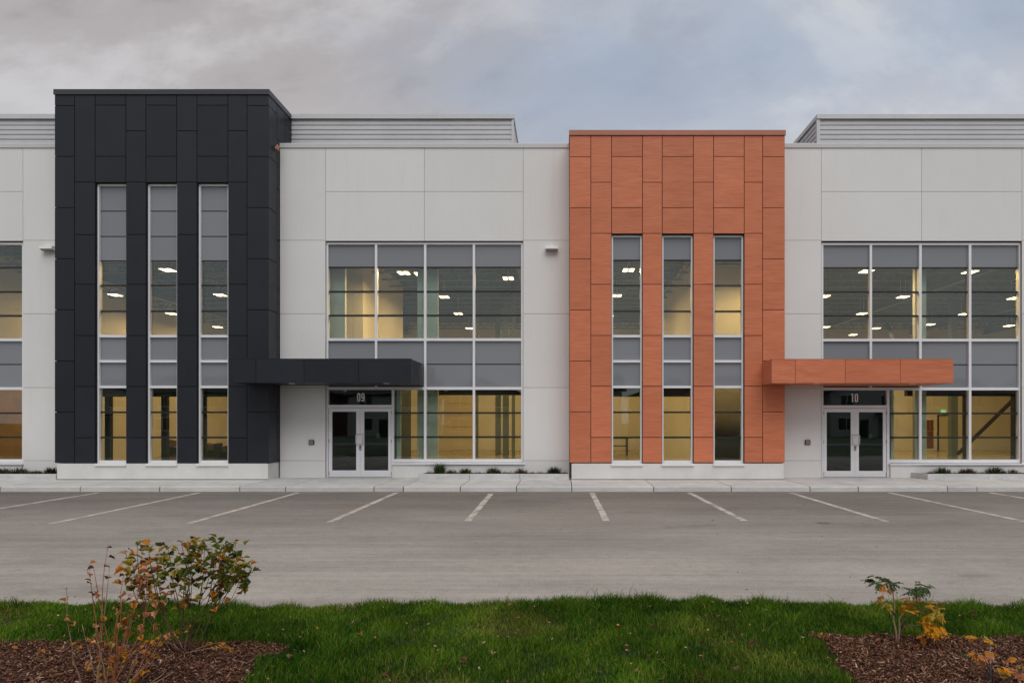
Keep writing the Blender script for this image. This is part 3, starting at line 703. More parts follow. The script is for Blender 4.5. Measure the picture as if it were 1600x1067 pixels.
bx('room_shade_slab', (4.96, 8.35, 22.25, 24.7, 3.15, 3.3), 'ibeam', I)  # unseen slab added to darken the lower room, rear gap leaks light
# steel frame behind the glass, its backlit darkness put into the colour
for a, b in ((xsb[0] + .2, xsb[-1] - .2), (xso[0] + .2, 4.7)):
    bx('beam', (a, b, DT + 0.42, DT + 0.62, Z(619.5, DT + 0.5), Z(600, DT + 0.5)), 'ibeam', I)
bx('beam', (xc9[2][0], xc9[-1][1] + .3, 23.1, 23.3, 2.83, 3.3), 'ibeam', I); bx('beam', (xc10[2][0], xc10[-1][1] + 3, 22.6, 22.8, 2.78, 3.3), 'ibeam', I)
for x, y, w_, m in ((W(164, 21.5), 21.6, 0.16, 'ibeam'), (W(250, 22.0), 22.2, 0.17, 'ibeam'), (W(316, 21.5), 21.6, .10, 'ibeam'), (W(1512, 22.7), 22.7, 0.16, 'ibeam'), (W(1590, 22.7), 22.7, 0.2, 'ibeam'), (W(1492, 32), 32, 0.3, 'joist'), (W(778, 36), 36, 0.28, 'joist'), (W(790, 33), 33, 0.28, 'joist'), (W(802, 30), 30, .14, 'joist'), (W(745, 32), 32, .12, 'joist')):
    bx('column', (x - w_ / 2, x + w_ / 2, y, y + w_, SW, 8.0 if m == 'joist' else 3.0), m, I)
for a, b in ((660.5, 684.0), (652, 660), (1430, 1447.5), (512, 539)):
    d = 22.35
    bx('drywall_column', (W(a, d), W(b, d), d, d + 0.16, SW if a != 512 else 3.3, 7.9), 'drywall', I)
for a_, b_ in ((617.8, 626.0), (1391.6, 1396)): bx('drywall_column', (W(a_, 22.05), W(b_, 22.05), 22.03, 22.15, SW, 3.2), 'drywall', I)
tube('brace', [([P(1497, 709, 26.5), P(1586, 622, 24.4)], 0.07)], 'ibeam', I, 4, False)
tube('brace', [([P(1460, 590, 38), P(1400, 540, 38), P(1385, 505, 38)], 0.12)], 'joist', I, 6)
# open-web joists, one shared mesh
def joist_mesh():
    L0, L1, h = XL + 0.2, XR - 0.2, 0.55
    v, f = [], []
    bl = [(L0, L1, -0.06, 0.06, -0.05, 0.0), (L0, L1, -0.06, 0.06, -h, -h + 0.05)]
    me = boxes_mesh('joist', bl); n = int((L1 - L0) / 0.62)
    vv = [tuple(q.co) for q in me.vertices]; ff = [tuple(p.vertices) for p in me.polygons]
    paths = []
    for k in range(n):
        x = L0 + k * 0.62; paths += [([(x, 0, -h + .03), (x + 0.31, 0, -0.03)], 0.016), ([(x + 0.31, 0, -0.03), (x + 0.62, 0, -h + .03)], 0.016)]
    a, b = tube_data(paths, 4); o = len(vv); vv += a; ff += [tuple(i + o for i in q) for q in b]
    me2 = bpy.data.meshes.new('joist'); me2.from_pydata(vv, [], ff); bpy.data.meshes.remove(me); return me2
jm = joist_mesh()
for k in range(15):
    o = obj('joist', jm, 'joist', I); o.location = (0, 23.0 + 1.3 * k, 8.04)
for x in (-17.5, -9.5, -1.5, 9.0, 15.2, 21.5, 26):
    bx('girder', [(x - 0.1, x + 0.1, 22.4, BW, 7.25, 7.31), (x - 0.02, x + 0.02, 22.4, BW, 7.31, 7.7), (x - .1, x + .1, 22.4, BW, 7.7, 7.75)], 'joist', I)
tube('sprinkler_pipe', [([(1.2, 23, 7.3), (1.0, 41, 7.3)], 0.04)], 'joist', I)
# overhead door and man door in the back wall
oh = part('overhead_door', B); xa, xb = W(684, BW), W(742, BW)
for k in range(5): bx('section', (xa, xb, BW - 0.06, BW - 0.002, SW + 0.01 + 0.72 * k, SW + 0.70 + 0.72 * k), 'garage', oh)
bx('track', [(xa - 0.08, xa - 0.02, BW - 0.12, BW - .002, SW, 4.2), (xb + 0.02, xb + 0.08, BW - 0.12, BW - .002, SW, 4.2), (xa - .3, xb + .6, BW - .1, BW - .002, 3.78, 3.86)], 'ibeam', oh)
md = part('back_door', B); x = W(1478, BW)
bx('door_leaf', (x - 0.45, x + 0.45, BW - 0.05, BW - .002, SW, 2.25), 'garage', md); bx('door_frame', [(x - 0.53, x - 0.46, BW - 0.08, BW - .002, SW, 2.33), (x + 0.46, x + .53, BW - .08, BW - .002, SW, 2.33), (x - .46, x + .46, BW - .08, BW - .002, 2.26, 2.33)], 'ibeam', md)
tag(bx('exit_sign', (W(1474, BW) - 0.14, W(1474, BW) + 0.14, BW - 0.06, BW - 0.003, 2.42, 2.62), 'green_exit'), 'green lit exit sign on the back wall seen through the bay of entrance 10', 'exit sign')
tag(bx('leaning_board', (W(1449, 36), W(1459, 36), 36, 36.06, SW + .35, 2.0), 'redboard'), 'red-brown board standing inside the bay of entrance 10', 'board')
wh = thing('work_table', (W(950, 36), 36, SW), 'dark metal work table inside the left strip window of the orange tower', 'table')
x0 = W(935, 36); x1 = W(981, 36)
bx('table_top', (x0, x1, 35.6, 36.4, 1.02, 1.08), 'ibeam', wh); bx('shelf', (x0 + .05, x1 - .05, 35.7, 36.3, 0.62, 0.66), 'ibeam', wh)
for q in (x0 + .03, x1 - .08):
    for yy in (35.62, 36.33): bx('leg', (q, q + .05, yy, yy + .05, SW + .006, 1.02), 'ibeam', wh)
def crate_stack(name, px, py, d, w, h, label):
    x, _, _z = P(px, py, d); e = thing(name, (x, d, SW), label, 'crate')
    n = 4
    for k in range(n):
        z0 = SW + .008 + h * k / n; bx('slat', (x - w / 2, x + w / 2, d, d + 0.6, z0, z0 + h / n - 0.03), 'wood' if k % 2 else 'ibeam', e)
    bx('post', [(x - w / 2 - .03, x - w / 2 - .001, d, d + .6, SW + .006, SW + h), (x + w / 2 + .001, x + w / 2 + .03, d, d + .6, SW + .006, SW + h)], 'ibeam', e)
crate_stack('storage_rack', 268, 700, 25.5, 0.55, 1.1, 'dark slatted rack inside the middle strip window of the black tower')
crate_stack('storage_rack', 325, 700, 24.5, 0.4, 1.0, 'brown slatted rack inside the right strip window of the black tower, left one')
crate_stack('storage_rack', 344, 700, 25.0, 0.42, 0.9, 'brown slatted rack inside the right strip window of the black tower, right one')

# hanging LED fixtures, two bright panels each
def light_mesh():
    return boxes_mesh('led_panel', [(-0.07, 0.07, -0.22, 0.22, -0.012, 0.0)])
lm = light_mesh(); hm = boxes_mesh('housing', [(-0.19, 0.19, -0.25, 0.25, 0.0, 0.05), (-0.004, 0.004, -0.2, -0.192, 0.05, 0.8), (-0.004, 0.004, 0.192, 0.2, 0.05, 0.8)])
def lamp_light(e):
    a = bpy.data.lights.new('lamp', 'AREA'); a.shape = 'RECTANGLE'; a.size = 0.30; a.size_y = 0.44; a.energy = 95.0; a.color = (1.0, 0.575, 0.25)
    o = bpy.data.objects.new('lamp', a); COL.objects.link(o); o.parent = e; o.location = (0, 0, -0.03)
def hang(px, py, unit, label, dz=5.03):
    d = F * dz / (VY - py); x = W(px, d)
    e = thing('ceiling_light', (x, d, EYE + dz), label, 'ceiling light', 'lit ceiling lights inside the ' + unit)
    h = obj('housing', hm, 'fixture', None); h.parent = e; lamp_light(e)
    for sx in (-0.105, 0.105):
        p = obj('led_panel', lm, 'lamp', None); p.parent = e; p.location = (sx, 0, 0)
ORD = ['leftmost', 'second', 'third', 'rightmost']
def lab(px, py, cols, where):
    c = sum(px > x for x in cols); r = 'upper' if py < 455 else ('middle' if py < 492 else 'lower')
    return 'lit ceiling light in the %s pane row, %s pane column %s' % (r, ORD[min(c, 3)], where)
L9 = 'twin-panel ceiling light in the hall behind the bay of entrance 09'
L10 = 'twin-panel ceiling light in the hall behind the bay of entrance 10'
LB = 'twin-panel ceiling light in the hall behind the black tower strip windows'
LO = 'twin-panel ceiling light in the hall behind the left strip window of the orange tower'
for px, py in ((657, 428), (694, 464), (716, 490), (733, 513)): hang(px, py, 'hall of entrance 09', lab(px, py, (587, 664, 740), 'above the black canopy'))
for px, py in ((1354, 424), (1288, 463), (1411, 464), (1347, 490), (1290, 511), (1369, 513), (1516, 425), (1453, 507), (1506, 491), (1585, 466), (1577, 509), (1333, 523)): hang(px, py, 'hall of entrance 10', lab(px, py, (1361, 1438, 1516), 'above the orange canopy'))
for px, py in ((180, 461), (262, 422), (344, 461), (268, 490), (340, 511)): hang(px, py, 'hall of the black tower', 'lit ceiling light in the %s strip window of the black tower, %s pane' % ('left' if px < 220 else 'middle' if px < 300 else 'right', 'upper' if py < 450 else 'middle' if py < 486 else 'lower'))
for px, py in ((982, 422), (964, 462)): hang(px, py, 'hall behind the orange tower', 'lit ceiling light in the %s clear pane of the orange tower strip window' % ('upper' if py < 450 else 'middle'))
# unseen fixtures added to fill the halls with light, hidden by walls
HID = 'unseen ceiling light added to fill the hall, hidden behind the facade'
for x, y in ((-22.5, 24.5), (-22.5, 29), (-5.4, 23.3), (6.9, 23.5), (-11, 33), (-14, 38), (2.3, 33), (2.3, 38), (-1.9, 24.2), (-1.9, 38), (8, 30)):
    e = thing('ceiling_light', (x, y, 7.0), HID, 'ceiling light', 'added hidden lights of the halls')
    h = obj('housing', hm, 'fixture', None); h.parent = e; lamp_light(e)
    for sx in (-0.105, 0.105):
        p = obj('led_panel', lm, 'lamp', None); p.parent = e; p.location = (sx, 0, 0)

# ------------------------------------------------------------------ small things on the facade
def wall_light(px0, px1, py0, py1, label, flip=False):
    x0, x1 = W(px0, DW - .15), W(px1, DW - .15); zt, zb = Z(py0, DW), Z(py1, DW)
    e = thing('wall_light', ((x0 + x1) / 2, DW, zb), label, 'wall light')
    bx('mounting_box', ((x0 * .65 + x1 * .35), (x0 * .35 + x1 * .65), DW - 0.12, DW - 0.001, zt - 0.03, zt + 0.035), 'fixture', e)
    prism('hood', [(DW - 0.20, zt - 0.10), (DW - 0.19, zt - 0.005), (DW - 0.04, zt), (DW - 0.002, zt - 0.09), (DW - 0.04, zt - 0.125)], 'x', x0, x1, 'fixture', e)
    bx('lens', (x0 + .03, x1 - .03, DW - 0.17, DW - 0.06, zt - 0.14, zt - 0.120), 'soffit', e)
wall_light(852, 872, 386, 394, 'small white hooded wall light left of the orange tower')
wall_light(62, 82, 386, 394, 'small white hooded wall light at the left edge of the black tower')
def intercom(px, py, label):
    x, z = W(px, DW), Z(py, DW); e = thing('intercom', (x, DW, z - 0.08), label, 'intercom')
    bx('housing', (x - 0.085, x + 0.085, DW - 0.05, DW - 0.001, z - 0.075, z + 0.08), 'plastic', e, 0.008)
    bx('cover_plate', (x - 0.055, x + 0.055, DW - 0.058, DW - 0.0505, z - 0.05, z + 0.05), 'steel', e)
    bx('button', (x - 0.02, x + 0.02, DW - 0.066, DW - 0.0585, z - 0.02, z + 0.015), 'plastic', e)
intercom(487, 691, 'dark square intercom on the white wall under the black canopy'); intercom(1261.5, 691, 'dark square intercom on the white wall under the orange canopy')
xcam = tbx[1]; zc = Z(232, 21.5)
e = thing('security_camera', (xcam + .05, 21.45, zc), 'small copper-coloured camera on the side of the black tower near the parapet', 'camera')
bx('bracket', (xcam + 0.001, xcam + 0.05, 21.43, 21.48, zc - 0.03, zc + 0.03), 'fixture', e)
bx('body', (xcam + 0.05, xcam + 0.11, 21.36, 21.50, zc - 0.09, zc + 0.07), 'copperthing', e, 0.015)

# ------------------------------------------------------------------ planters in front of the bays
def blades_mesh(name, base, n, h, spread, w, cols, seed, droop=0.5):
    r = random.Random(seed); v, f, c = [], [], []
    for _ in range(n):
        a = r.uniform(0, 2 * math.pi); q = spread * r.random() ** .7; hh = h * r.uniform(.45, 1.0); out = r.uniform(.2, 1.0) * droop * hh
        hh *= 1 - .45 * (q / spread) ** 2; b0 = Vector(base) + Vector((math.cos(a) * q * .85, math.sin(a) * q * .85, 0)); a += r.uniform(-1.2, 1.2); dirv = Vector((math.cos(a), math.sin(a), 0)); sd = Vector((-math.sin(a), math.cos(a), 0)) * w
        p1 = b0 + dirv * out * .35 + Vector((0, 0, hh * .6)); p2 = b0 + dirv * out + Vector((0, 0, hh * (1 - .25 * droop)))
        k = len(v); v += [tuple(b0 - sd), tuple(b0 + sd), tuple(p1 - sd * .8), tuple(p1 + sd * .8), tuple(p2)]
        f += [(k, k + 1, k + 3, k + 2), (k + 2, k + 3, k + 4)]
        cc = r.choice(cols); m = r.uniform(.7, 1.25); c += [(cc[0] * m, cc[1] * m, cc[2] * m, 1)] * 5
    me = bpy.data.meshes.new(name); me.from_pydata(v, [], f)
    at = me.attributes.new('tint', 'FLOAT_COLOR', 'POINT'); at.data.foreach_set('color', np.array(c, dtype=np.float32).ravel())
    return me
GR = [(0.050, 0.085, 0.026), (0.075, 0.105, 0.030), (0.035, 0.060, 0.022)]
GB = [(0.10, 0.055, 0.03), (0.06, 0.06, 0.025), (0.14, 0.07, 0.035)]
def planter(px0, px1, label, joints, flare=False):
    x0, x1 = W(px0, DT), W(px1, DT); h = SW + 0.175
    e = thing('planter', ((x0 + x1) / 2, DT, SW), label, 'planter')
    xs = [x0] + [W(j, DT) for j in joints] + [x1]
    y0 = DT + 0.02
    for k, (a, b) in enumerate(zip(xs[:-1], xs[1:])):
        bx('curb_stone', (a + .004, b - .004, y0, y0 + 0.13, SW - 0.02, h + random.uniform(-.004, .004)), 'curb', e, 0.012)
    bx('soil', (x0 + 0.1, x1 - 0.02, y0 + 0.131, DW - 0.002, SW - 0.02, h - 0.02), 'soil', e)
    if flare:
        prism('curb_stone', [(x0 - 0.10, DW - 0.003), (x0 + .02, DW - .003), (x0 + 0.09, y0 + .135), (x0 + .003, y0 + .004)], 'z', SW - .02, h - .002, 'curb', e)
    else: bx('curb_stone', (x0 - 0.002, x0 + 0.098, y0 + 0.132, DW - 0.003, SW - 0.02, h - .002), 'curb', e, 0.01)
    return h - 0.02
hp = planter(653, 889, 'low concrete planter right of door 09 against the white wall', [733, 812])
planter(1450, 1640, 'low concrete planter right of door 10 at the right edge', [1546], True)
planter(-120, 86.5, 'low concrete planter left of the black tower', [-20])
yp = 21.45
PL = [(687, 722, 'tall dense green grass clump in the planter below the bay of entrance 09', [(0.07, 0.12, 0.03), (0.09, 0.14, 0.04), (0.045, 0.08, 0.025)], .42, .14, 170), (706, 731, 'low broad-leaved sprout between grass clumps in the planter of entrance 09', GR, .18, .16, 40), (727, 727, 'dark green grass clump just right of the sprout in the planter of entrance 09', GR, .25, .16, 90),
      (771, 727, 'dark grass clump in the middle of the planter of entrance 09', GR, .26, .2, 110), (813, 729, 'thin brownish grass clump near the right part of the planter of entrance 09', GB, .22, .22, 70), (866, 726, 'dark bushy grass clump beside the orange tower plinth', [(0.03, 0.04, 0.02), (0.05, 0.045, 0.025)], .28, .18, 130),
      (1472, 729, 'dark green grass clump at the left end of the planter of entrance 10', GR, .26, .22, 130), (1512, 732, 'reddish brown grass clump in the planter of entrance 10', GB, .22, .22, 110), (1556, 729, 'wide olive grass clump in the planter of entrance 10', [(0.05, 0.055, 0.02), (0.03, 0.045, 0.016)], .27, .24, 140), (1583, 733, 'small thin grass clump at the right edge in the planter of entrance 10', GB, .18, .15, 50),
      (4, 731, 'green grass clump at the left edge planter', GR, .24, .2, 90), (30, 731, 'mixed brown and green grass clump in the left planter', GB + GR, .24, .25, 130), (80, 727, 'dark grass clump in the left planter against the black tower', [(0.025, 0.035, 0.02), (0.04, 0.04, 0.025)], .26, .16, 110), (56, 735, 'short green grass clump between the others in the left planter', GR, .14, .18, 70)]
for i, (px, py, lab, cols, h, sp, n) in enumerate(PL):
    me = blades_mesh('leaf_blades', (W(px, yp), yp, hp - 0.01), int(n * 2.2), h * 1.25, sp * 1.25, 0.006, cols, 100 + i, 0.7)
    tag(obj('grass_clump', me, 'blade'), lab, 'grass clump', 'grass clumps in the planters')

def cover(x0, x1, n, seed):
    vs_, fs_, cs_ = [], [], []; r = random.Random(seed)
    for k in range(n):
        x = r.uniform(x0, x1); y = r.uniform(DT + .2, DW - .1); h = r.uniform(.02, .11) * (1.6 if r.random() < .1 else 1); a = r.uniform(0, 6.28); w = r.uniform(.004, .012); i = len(vs_)
        vs_ += [(x - w, y, hp - .01), (x + w, y, hp - .01), (x + math.cos(a) * h * .7, y + math.sin(a) * h * .7, hp + h)]; fs_.append((i, i + 1, i + 2)); c_ = r.choice(GR + GB); cs_ += [(*c_, 1)] * 3
    me = bpy.data.meshes.new('ground_cover'); me.from_pydata(vs_, [], fs_)
    at = me.attributes.new('tint', 'FLOAT_COLOR', 'POINT'); at.data.foreach_set('color', np.array(cs_, dtype=np.float32).ravel()); return me
for a_, b_, n_, lb in ((W(662, DT), W(886, DT), 420, 'sparse low weeds in the planter beside the black canopy door'), (W(1462, DT), W(1630, DT), 330, 'sparse low weeds in the planter at the right edge'), (W(-100, DT), W(84, DT), 520, 'sparse low weeds in the planter at the left edge')):
    tag(obj('ground_cover', cover(a_, b_, n_, n_), 'blade'), lb, 'weeds', kind='stuff')
def pebbles(n):
    v, f, c = [], [], []; r = random.Random(5)
    for _ in range(n):
        y = 7.4 + 11.3 * r.random() ** 1.2; x = r.uniform(W(-30, y), W(1630, y)); s_ = r.uniform(.005, .016) * (.6 + y / 22); k = len(v)
        if r.random() < .25: y = r.uniform(18.4, 18.85)
        for a in (0, 1.4, 2.9, 4.5): v.append((x + math.cos(a) * s_ * r.uniform(.6, 1.3), y + math.sin(a) * s_ * r.uniform(.6, 1.3), .001))
        v.append((x, y, s_ * .6)); f += [(k, k + 1, k + 4), (k + 1, k + 2, k + 4), (k + 2, k + 3, k + 4), (k + 3, k, k + 4)]
        cc = r.choice([(.06, .045, .035), (.10, .07, .05), (.03, .025, .02), (.34, .31, .28), (.16, .10, .06)]); c += [(*cc, 1)] * 5
    me = bpy.data.meshes.new('asphalt_debris'); me.from_pydata(v, [], f)
    at = me.attributes.new('tint', 'FLOAT_COLOR', 'POINT'); at.data.foreach_set('color', np.array(c, dtype=np.float32).ravel()); return me
tag(obj('asphalt_debris', pebbles(210), 'chip'), 'tiny pebbles and leaf crumbs scattered over the asphalt', 'debris', kind='stuff')

# ------------------------------------------------------------------ lawn, beds and grass
def hfun(x, y):
    return 0.135 + 0.018 * np.sin(x * 0.9 + 1.0) + 0.012 * np.sin(x * 2.3 + y * 1.7) + 0.012 * np.sin(y * 2.9 + 0.7 * x) - 0.02 * np.exp(-((x - 0.95) / 0.35) ** 2) * np.clip((y - 6.3) / 0.5, 0, 1)
YE = 6.86
BEDL = lambda x, y: (x < -2.26 + 0.05 * np.sin(y * 7) + 0.02 * np.sin(y * 19)) & (y < 5.62 + 0.035 * np.sin(x * 4.1) + 0.02 * np.sin(x * 11))
BEDR = lambda x, y: (x > 2.10 + 0.04 * np.sin(y * 6) + 0.02 * np.sin(y * 17) + 0.05 * (y - 5.2)) & (y < 5.83 + 0.035 * np.sin(x * 4.7) + 0.02 * np.sin(x * 12))
def grid(name, x0, x1, y0, y1, nx, ny, fn, mat):
    xs = np.linspace(x0, x1, nx); ys = np.linspace(y0, y1, ny); X, Y = np.meshgrid(xs, ys); Zz = fn(X, Y)
    v = np.stack([X.ravel(), Y.ravel(), Zz.ravel()], 1)
    f = [(j * nx + i, j * nx + i + 1, (j + 1) * nx + i + 1, (j + 1) * nx + i) for j in range(ny - 1) for i in range(nx - 1)]
    me = bpy.data.meshes.new(name); me.from_pydata(v.tolist(), [], f); me.polygons.foreach_set('use_smooth', [True] * len(me.polygons))
    return obj(name, me, mat)
tag(grid('lawn', -12, 11, -6, YE + 0.02, 120, 70, lambda x, y: hfun(x, y) - 0.035, 'turf'), 'green lawn strip in front of the parking lot', kind='structure')
lc = tag(bx('lawn_curb', [(-70 + 2.4 * k + .005, -70 + 2.4 * (k + 1) - .005, YE + 0.021, 7.02, -0.2, 0.05) for k in range(58)], 'curb'), 'concrete curb between the lawn and the parking lot', kind='structure')
bl_ = tag(grid('mulch_bed', -8, -2.2, 2.6, 5.66, 60, 40, lambda x, y: np.where(BEDL(x - .03, y + .03), hfun(x, y) - 0.012 + .008 * np.sin(x * 9) * np.sin(y * 8), hfun(x, y) - .06), 'mulchbase'), 'bark mulch bed at the lower left', kind='structure')
br_ = tag(grid('mulch_bed', 2.0, 8, 2.6, 5.88, 60, 40, lambda x, y: np.where(BEDR(x + .03, y + .03), hfun(x, y) - 0.012 + .008 * np.sin(x * 9) * np.sin(y * 8), hfun(x, y) - .06), 'mulchbase'), 'bark mulch bed at the lower right', kind='structure')
def in_view(x, y, mg=0.35): return (x > W(-10, y) - mg) & (x < W(1610, y) + mg)
def pnoise(x, y, s, seed):
    r = np.random.default_rng(seed); o = np.zeros_like(x)
    for k in range(7):
        a = r.uniform(0, 2 * np.pi); fq = s * r.uniform(.6, 1.9); o += np.sin((x * np.cos(a) + y * np.sin(a)) * fq + r.uniform(0, 6.28))
    return o / 3.2
def make_grass(n):
    x = rng.uniform(-8.2, 7.0, n); y = 4.15 + (YE - 4.15) * rng.random(n) ** 0.9
    # thicken the far rim, whose tips stand against the asphalt
    k = n // 9; y[:k] = rng.uniform(YE - 0.28, YE + 0.015, k)
    pn = pnoise(x, y, 2.6, 3); pf = pnoise(x, y, 8.0, 4)
    keep = in_view(x, y) & ~BEDL(x, y) & ~BEDR(x, y)
    thin = pnoise(x, y, 14.0, 9); keep &= rng.random(n) < np.clip(0.88 + 0.3 * thin, 0.35, 1)
    x, y, pn, pf = x[keep], y[keep], pn[keep], pf[keep]; n = len(x)
    z = hfun(x, y) - 0.035
    h = (0.058 + 0.024 * pn + 0.020 * pf) * rng.uniform(0.55, 1.35, n); h = np.clip(h, 0.022, 0.14)
    h *= np.where(rng.random(n) < 0.012, 1.7, 1.0)
    rim = np.clip((y - (YE - 0.35)) / 0.3, 0, 1); h *= 1 + 0.30 * rim
    az = rng.uniform(0, 2 * np.pi, n); lean = h * rng.uniform(0.15, 0.95, n); w = rng.uniform(0.0015, 0.0034, n)
    dx, dy = np.cos(az), np.sin(az); fa = rng.uniform(-0.9, 0.9, n); sx, sy = np.cos(fa), np.sin(fa)
    V = np.zeros((n, 5, 3), np.float32)
    V[:, 0] = np.stack([x - sx * w, y - sy * w, z], 1); V[:, 1] = np.stack([x + sx * w, y + sy * w, z], 1)
    mx, my, mz = x + dx * lean * .35, y + dy * lean * .35, z + h * .62
    V[:, 2] = np.stack([mx - sx * w * .8, my - sy * w * .8, mz], 1); V[:, 3] = np.stack([mx + sx * w * .8, my + sy * w * .8, mz], 1)
    V[:, 4] = np.stack([x + dx * lean, y + dy * lean, z + h * (1 - 0.12 * lean / h)], 1)
    base = (np.arange(n) * 5)[:, None]
    quad = base + np.array([0, 1, 3, 2]); tri = base + np.array([2, 3, 4])
    loops = np.concatenate([quad, tri], 1).ravel().astype(np.int32)
    starts = (np.arange(n) * 7)[:, None] + np.array([0, 4]); tot = np.tile([4, 3], n)
    me = bpy.data.meshes.new('grass'); me.vertices.add(5 * n); me.vertices.foreach_set('co', V.ravel())
    me.loops.add(7 * n); me.loops.foreach_set('vertex_index', loops)
    me.polygons.add(2 * n); me.polygons.foreach_set('loop_start', starts.ravel().astype(np.int32))
    me.update(calc_edges=True); me.validate()
    g1 = np.array([0.020, 0.072, 0.006]); g2 = np.array([0.135, 0.235, 0.018]); g3 = np.array([0.24, 0.21, 0.05]); st = np.array([0.24, 0.16, 0.08])
    t = np.clip(0.40 + 0.26 * pn * -1 + 0.20 * pf + rng.normal(0, 0.22, n), 0, 1)[:, None]
    c = g1 * (1 - t) + g2 * t
    dry = np.clip(pnoise(x, y, 3.4, 21) - 0.25, 0, 1) * 0.6 + 0.05; m = rng.random(n) < dry; c[m] = c[m] * .4 + g3 * .6
    m = rng.random(n) < 0.012; c[m] = st
    c *= rng.uniform(0.45, 1.5, n)[:, None] * np.clip(1 + .22 * pnoise(x, y, 5.5, 33), .6, 1.4)[:, None]
    cc = np.ones((n, 5, 4), np.float32); cc[:, :, :3] = c[:, None, :]
    at = me.attributes.new('tint', 'FLOAT_COLOR', 'POINT'); at.data.foreach_set('color', cc.ravel())
    return me
tag(obj('grass', make_grass(330000), 'blade'), 'short green grass blades of the lawn', 'grass', kind='stuff')

def make_chips(n):
    x = np.concatenate([rng.uniform(-6, -2.1, n), rng.uniform(1.95, 5.2, n)]); y = rng.uniform(4.05, 5.95, 2 * n)
    keep = in_view(x, y, .2) & (BEDL(x, y - .02) | BEDR(x, y - .02)); spill = in_view(x, y) & (rng.random(2 * n) < .02) & (BEDL(x - .12, y - .1) | BEDR(x + .12, y - .1)); keep |= spill
    x, y = x[keep], y[keep]; n = len(x)
    L = rng.uniform(.010, .042, n) * rng.choice([1, 1, 1, 1.5], n); Wd = rng.uniform(.004, .012, n); T = rng.uniform(.002, .006, n)
    yaw = rng.uniform(0, 2 * np.pi, n); pit = rng.normal(0, .45, n); rol = rng.normal(0, .5, n)
    z = hfun(x, y) + rng.uniform(-.014, .020, n)
    loc = np.array(BV, float) * 2 - 1
    P_ = loc[None] * np.stack([L / 2, Wd / 2, T / 2], 1)[:, None, :]
    P_[:, [1, 2, 5, 6], 1] *= rng.uniform(.3, 1.0, n)[:, None]
    c, s = np.cos(rol), np.sin(rol); yy = P_[..., 1] * c[:, None] - P_[..., 2] * s[:, None]; z2 = P_[..., 1] * s[:, None] + P_[..., 2] * c[:, None]; xx = P_[..., 0]
    c, s = np.cos(pit), np.sin(pit); x3 = xx * c[:, None] + z2 * s[:, None]; z3 = -xx * s[:, None] + z2 * c[:, None]
    c, s = np.cos(yaw), np.sin(yaw); X = x3 * c[:, None] - yy * s[:, None]; Y = x3 * s[:, None] + yy * c[:, None]
    V = np.stack([X + x[:, None], Y + y[:, None], z3 + z[:, None]], 2).astype(np.float32)
    fidx = ((np.arange(n) * 8)[:, None, None] + np.array(BF)[None]).reshape(-1, 4)
    me = bpy.data.meshes.new('bark_chips'); me.vertices.add(8 * n); me.vertices.foreach_set('co', V.ravel())
    me.loops.add(fidx.size); me.loops.foreach_set('vertex_index', fidx.ravel().astype(np.int32))
    me.polygons.add(len(fidx)); me.polygons.foreach_set('loop_start', (np.arange(len(fidx)) * 4).astype(np.int32))
    me.update(calc_edges=True); me.validate()
    pal = np.array([(.10, .044, .028), (.15, .068, .042), (.22, .11, .068), (.055, .025, .018), (.32, .19, .125), (.48, .33, .24)])
    col = pal[rng.choice(6, n, p=[.28, .27, .17, .17, .085, .025])] * rng.uniform(.75, 1.25, n)[:, None]
    cc = np.ones((n, 8, 4), np.float32); cc[:, :, :3] = col[:, None]
    at = me.attributes.new('tint', 'FLOAT_COLOR', 'POINT'); at.data.foreach_set('color', cc.ravel())
    return me
tag(obj('bark_chips', make_chips(30000), 'chip'), 'loose brown bark chips covering the two mulch beds', 'bark mulch', kind='stuff')

# ------------------------------------------------------------------ leaves and shrubs
def leaf_mesh(shape, L, fold, curl, seed):
    r = random.Random(seed)
    if shape == 'lobed': out = [(0, .06), (.22, .14), (.38, .30), (.47, .46), (.30, .52), (.34, .70), (.16, .74), (0, 1.0)]
    elif shape == 'oval': out = [(0, .03), (.16, .16), (.24, .38), (.22, .6), (.12, .84), (0, 1.0)]
    else: out = [(0, .0), (.30, .18), (.40, .42), (.30, .66), (.14, .86), (0, 1.0)]
    v, f = [], []
    ax = [(0, p[1]) for p in out]
    def bend(x, y):
        return (x * L, y * L, (abs(x) * fold - curl * (y - .3) ** 2) * L + r.uniform(-.012, .012) * L)
    n = len(out)
    mid = [bend(0, p[1]) for p in out]; rt = [bend(p[0], p[1]) for p in out[1:-1]]; lf = [bend(-p[0], p[1] + r.uniform(-.03, .03)) for p in out[1:-1]]
    v = mid + rt + lf; m = n - 2
    for side in (n, n + m):
        f.append((0, 1, side)); 
        for k in range(m - 1): f.append((k + 1, k + 2, side + k + 1, side + k))
        f.append((n - 2, n - 1, side + m - 1))
    f = [tuple(dict.fromkeys(q)) for q in f]
    # petiole
    k = len(v); v += [(-.012 * L, 0.06 * L, 0), (.012 * L, .06 * L, 0), (.01 * L, -.28 * L, .04 * L), (-.01 * L, -.28 * L, .04 * L)]; f.append((k, k + 1, k + 2, k + 3))
    me = bpy.data.meshes.new('leaf'); me.from_pydata(v, [], f); me.polygons.foreach_set('use_smooth', [True] * len(me.polygons)); return me
LEAF = {}
def leaf(kind, mat, var):
    key = (kind, mat, var)
    if key not in LEAF:
        rr = random.Random(hash((kind, var)) & 0xffff)
        me = leaf_mesh(kind, 1.0, 0.15 + .18 * var, 0.25 + .25 * (var % 3), var * 7 + 3); me.materials.append(M[mat]); LEAF[key] = me
    return LEAF[key]
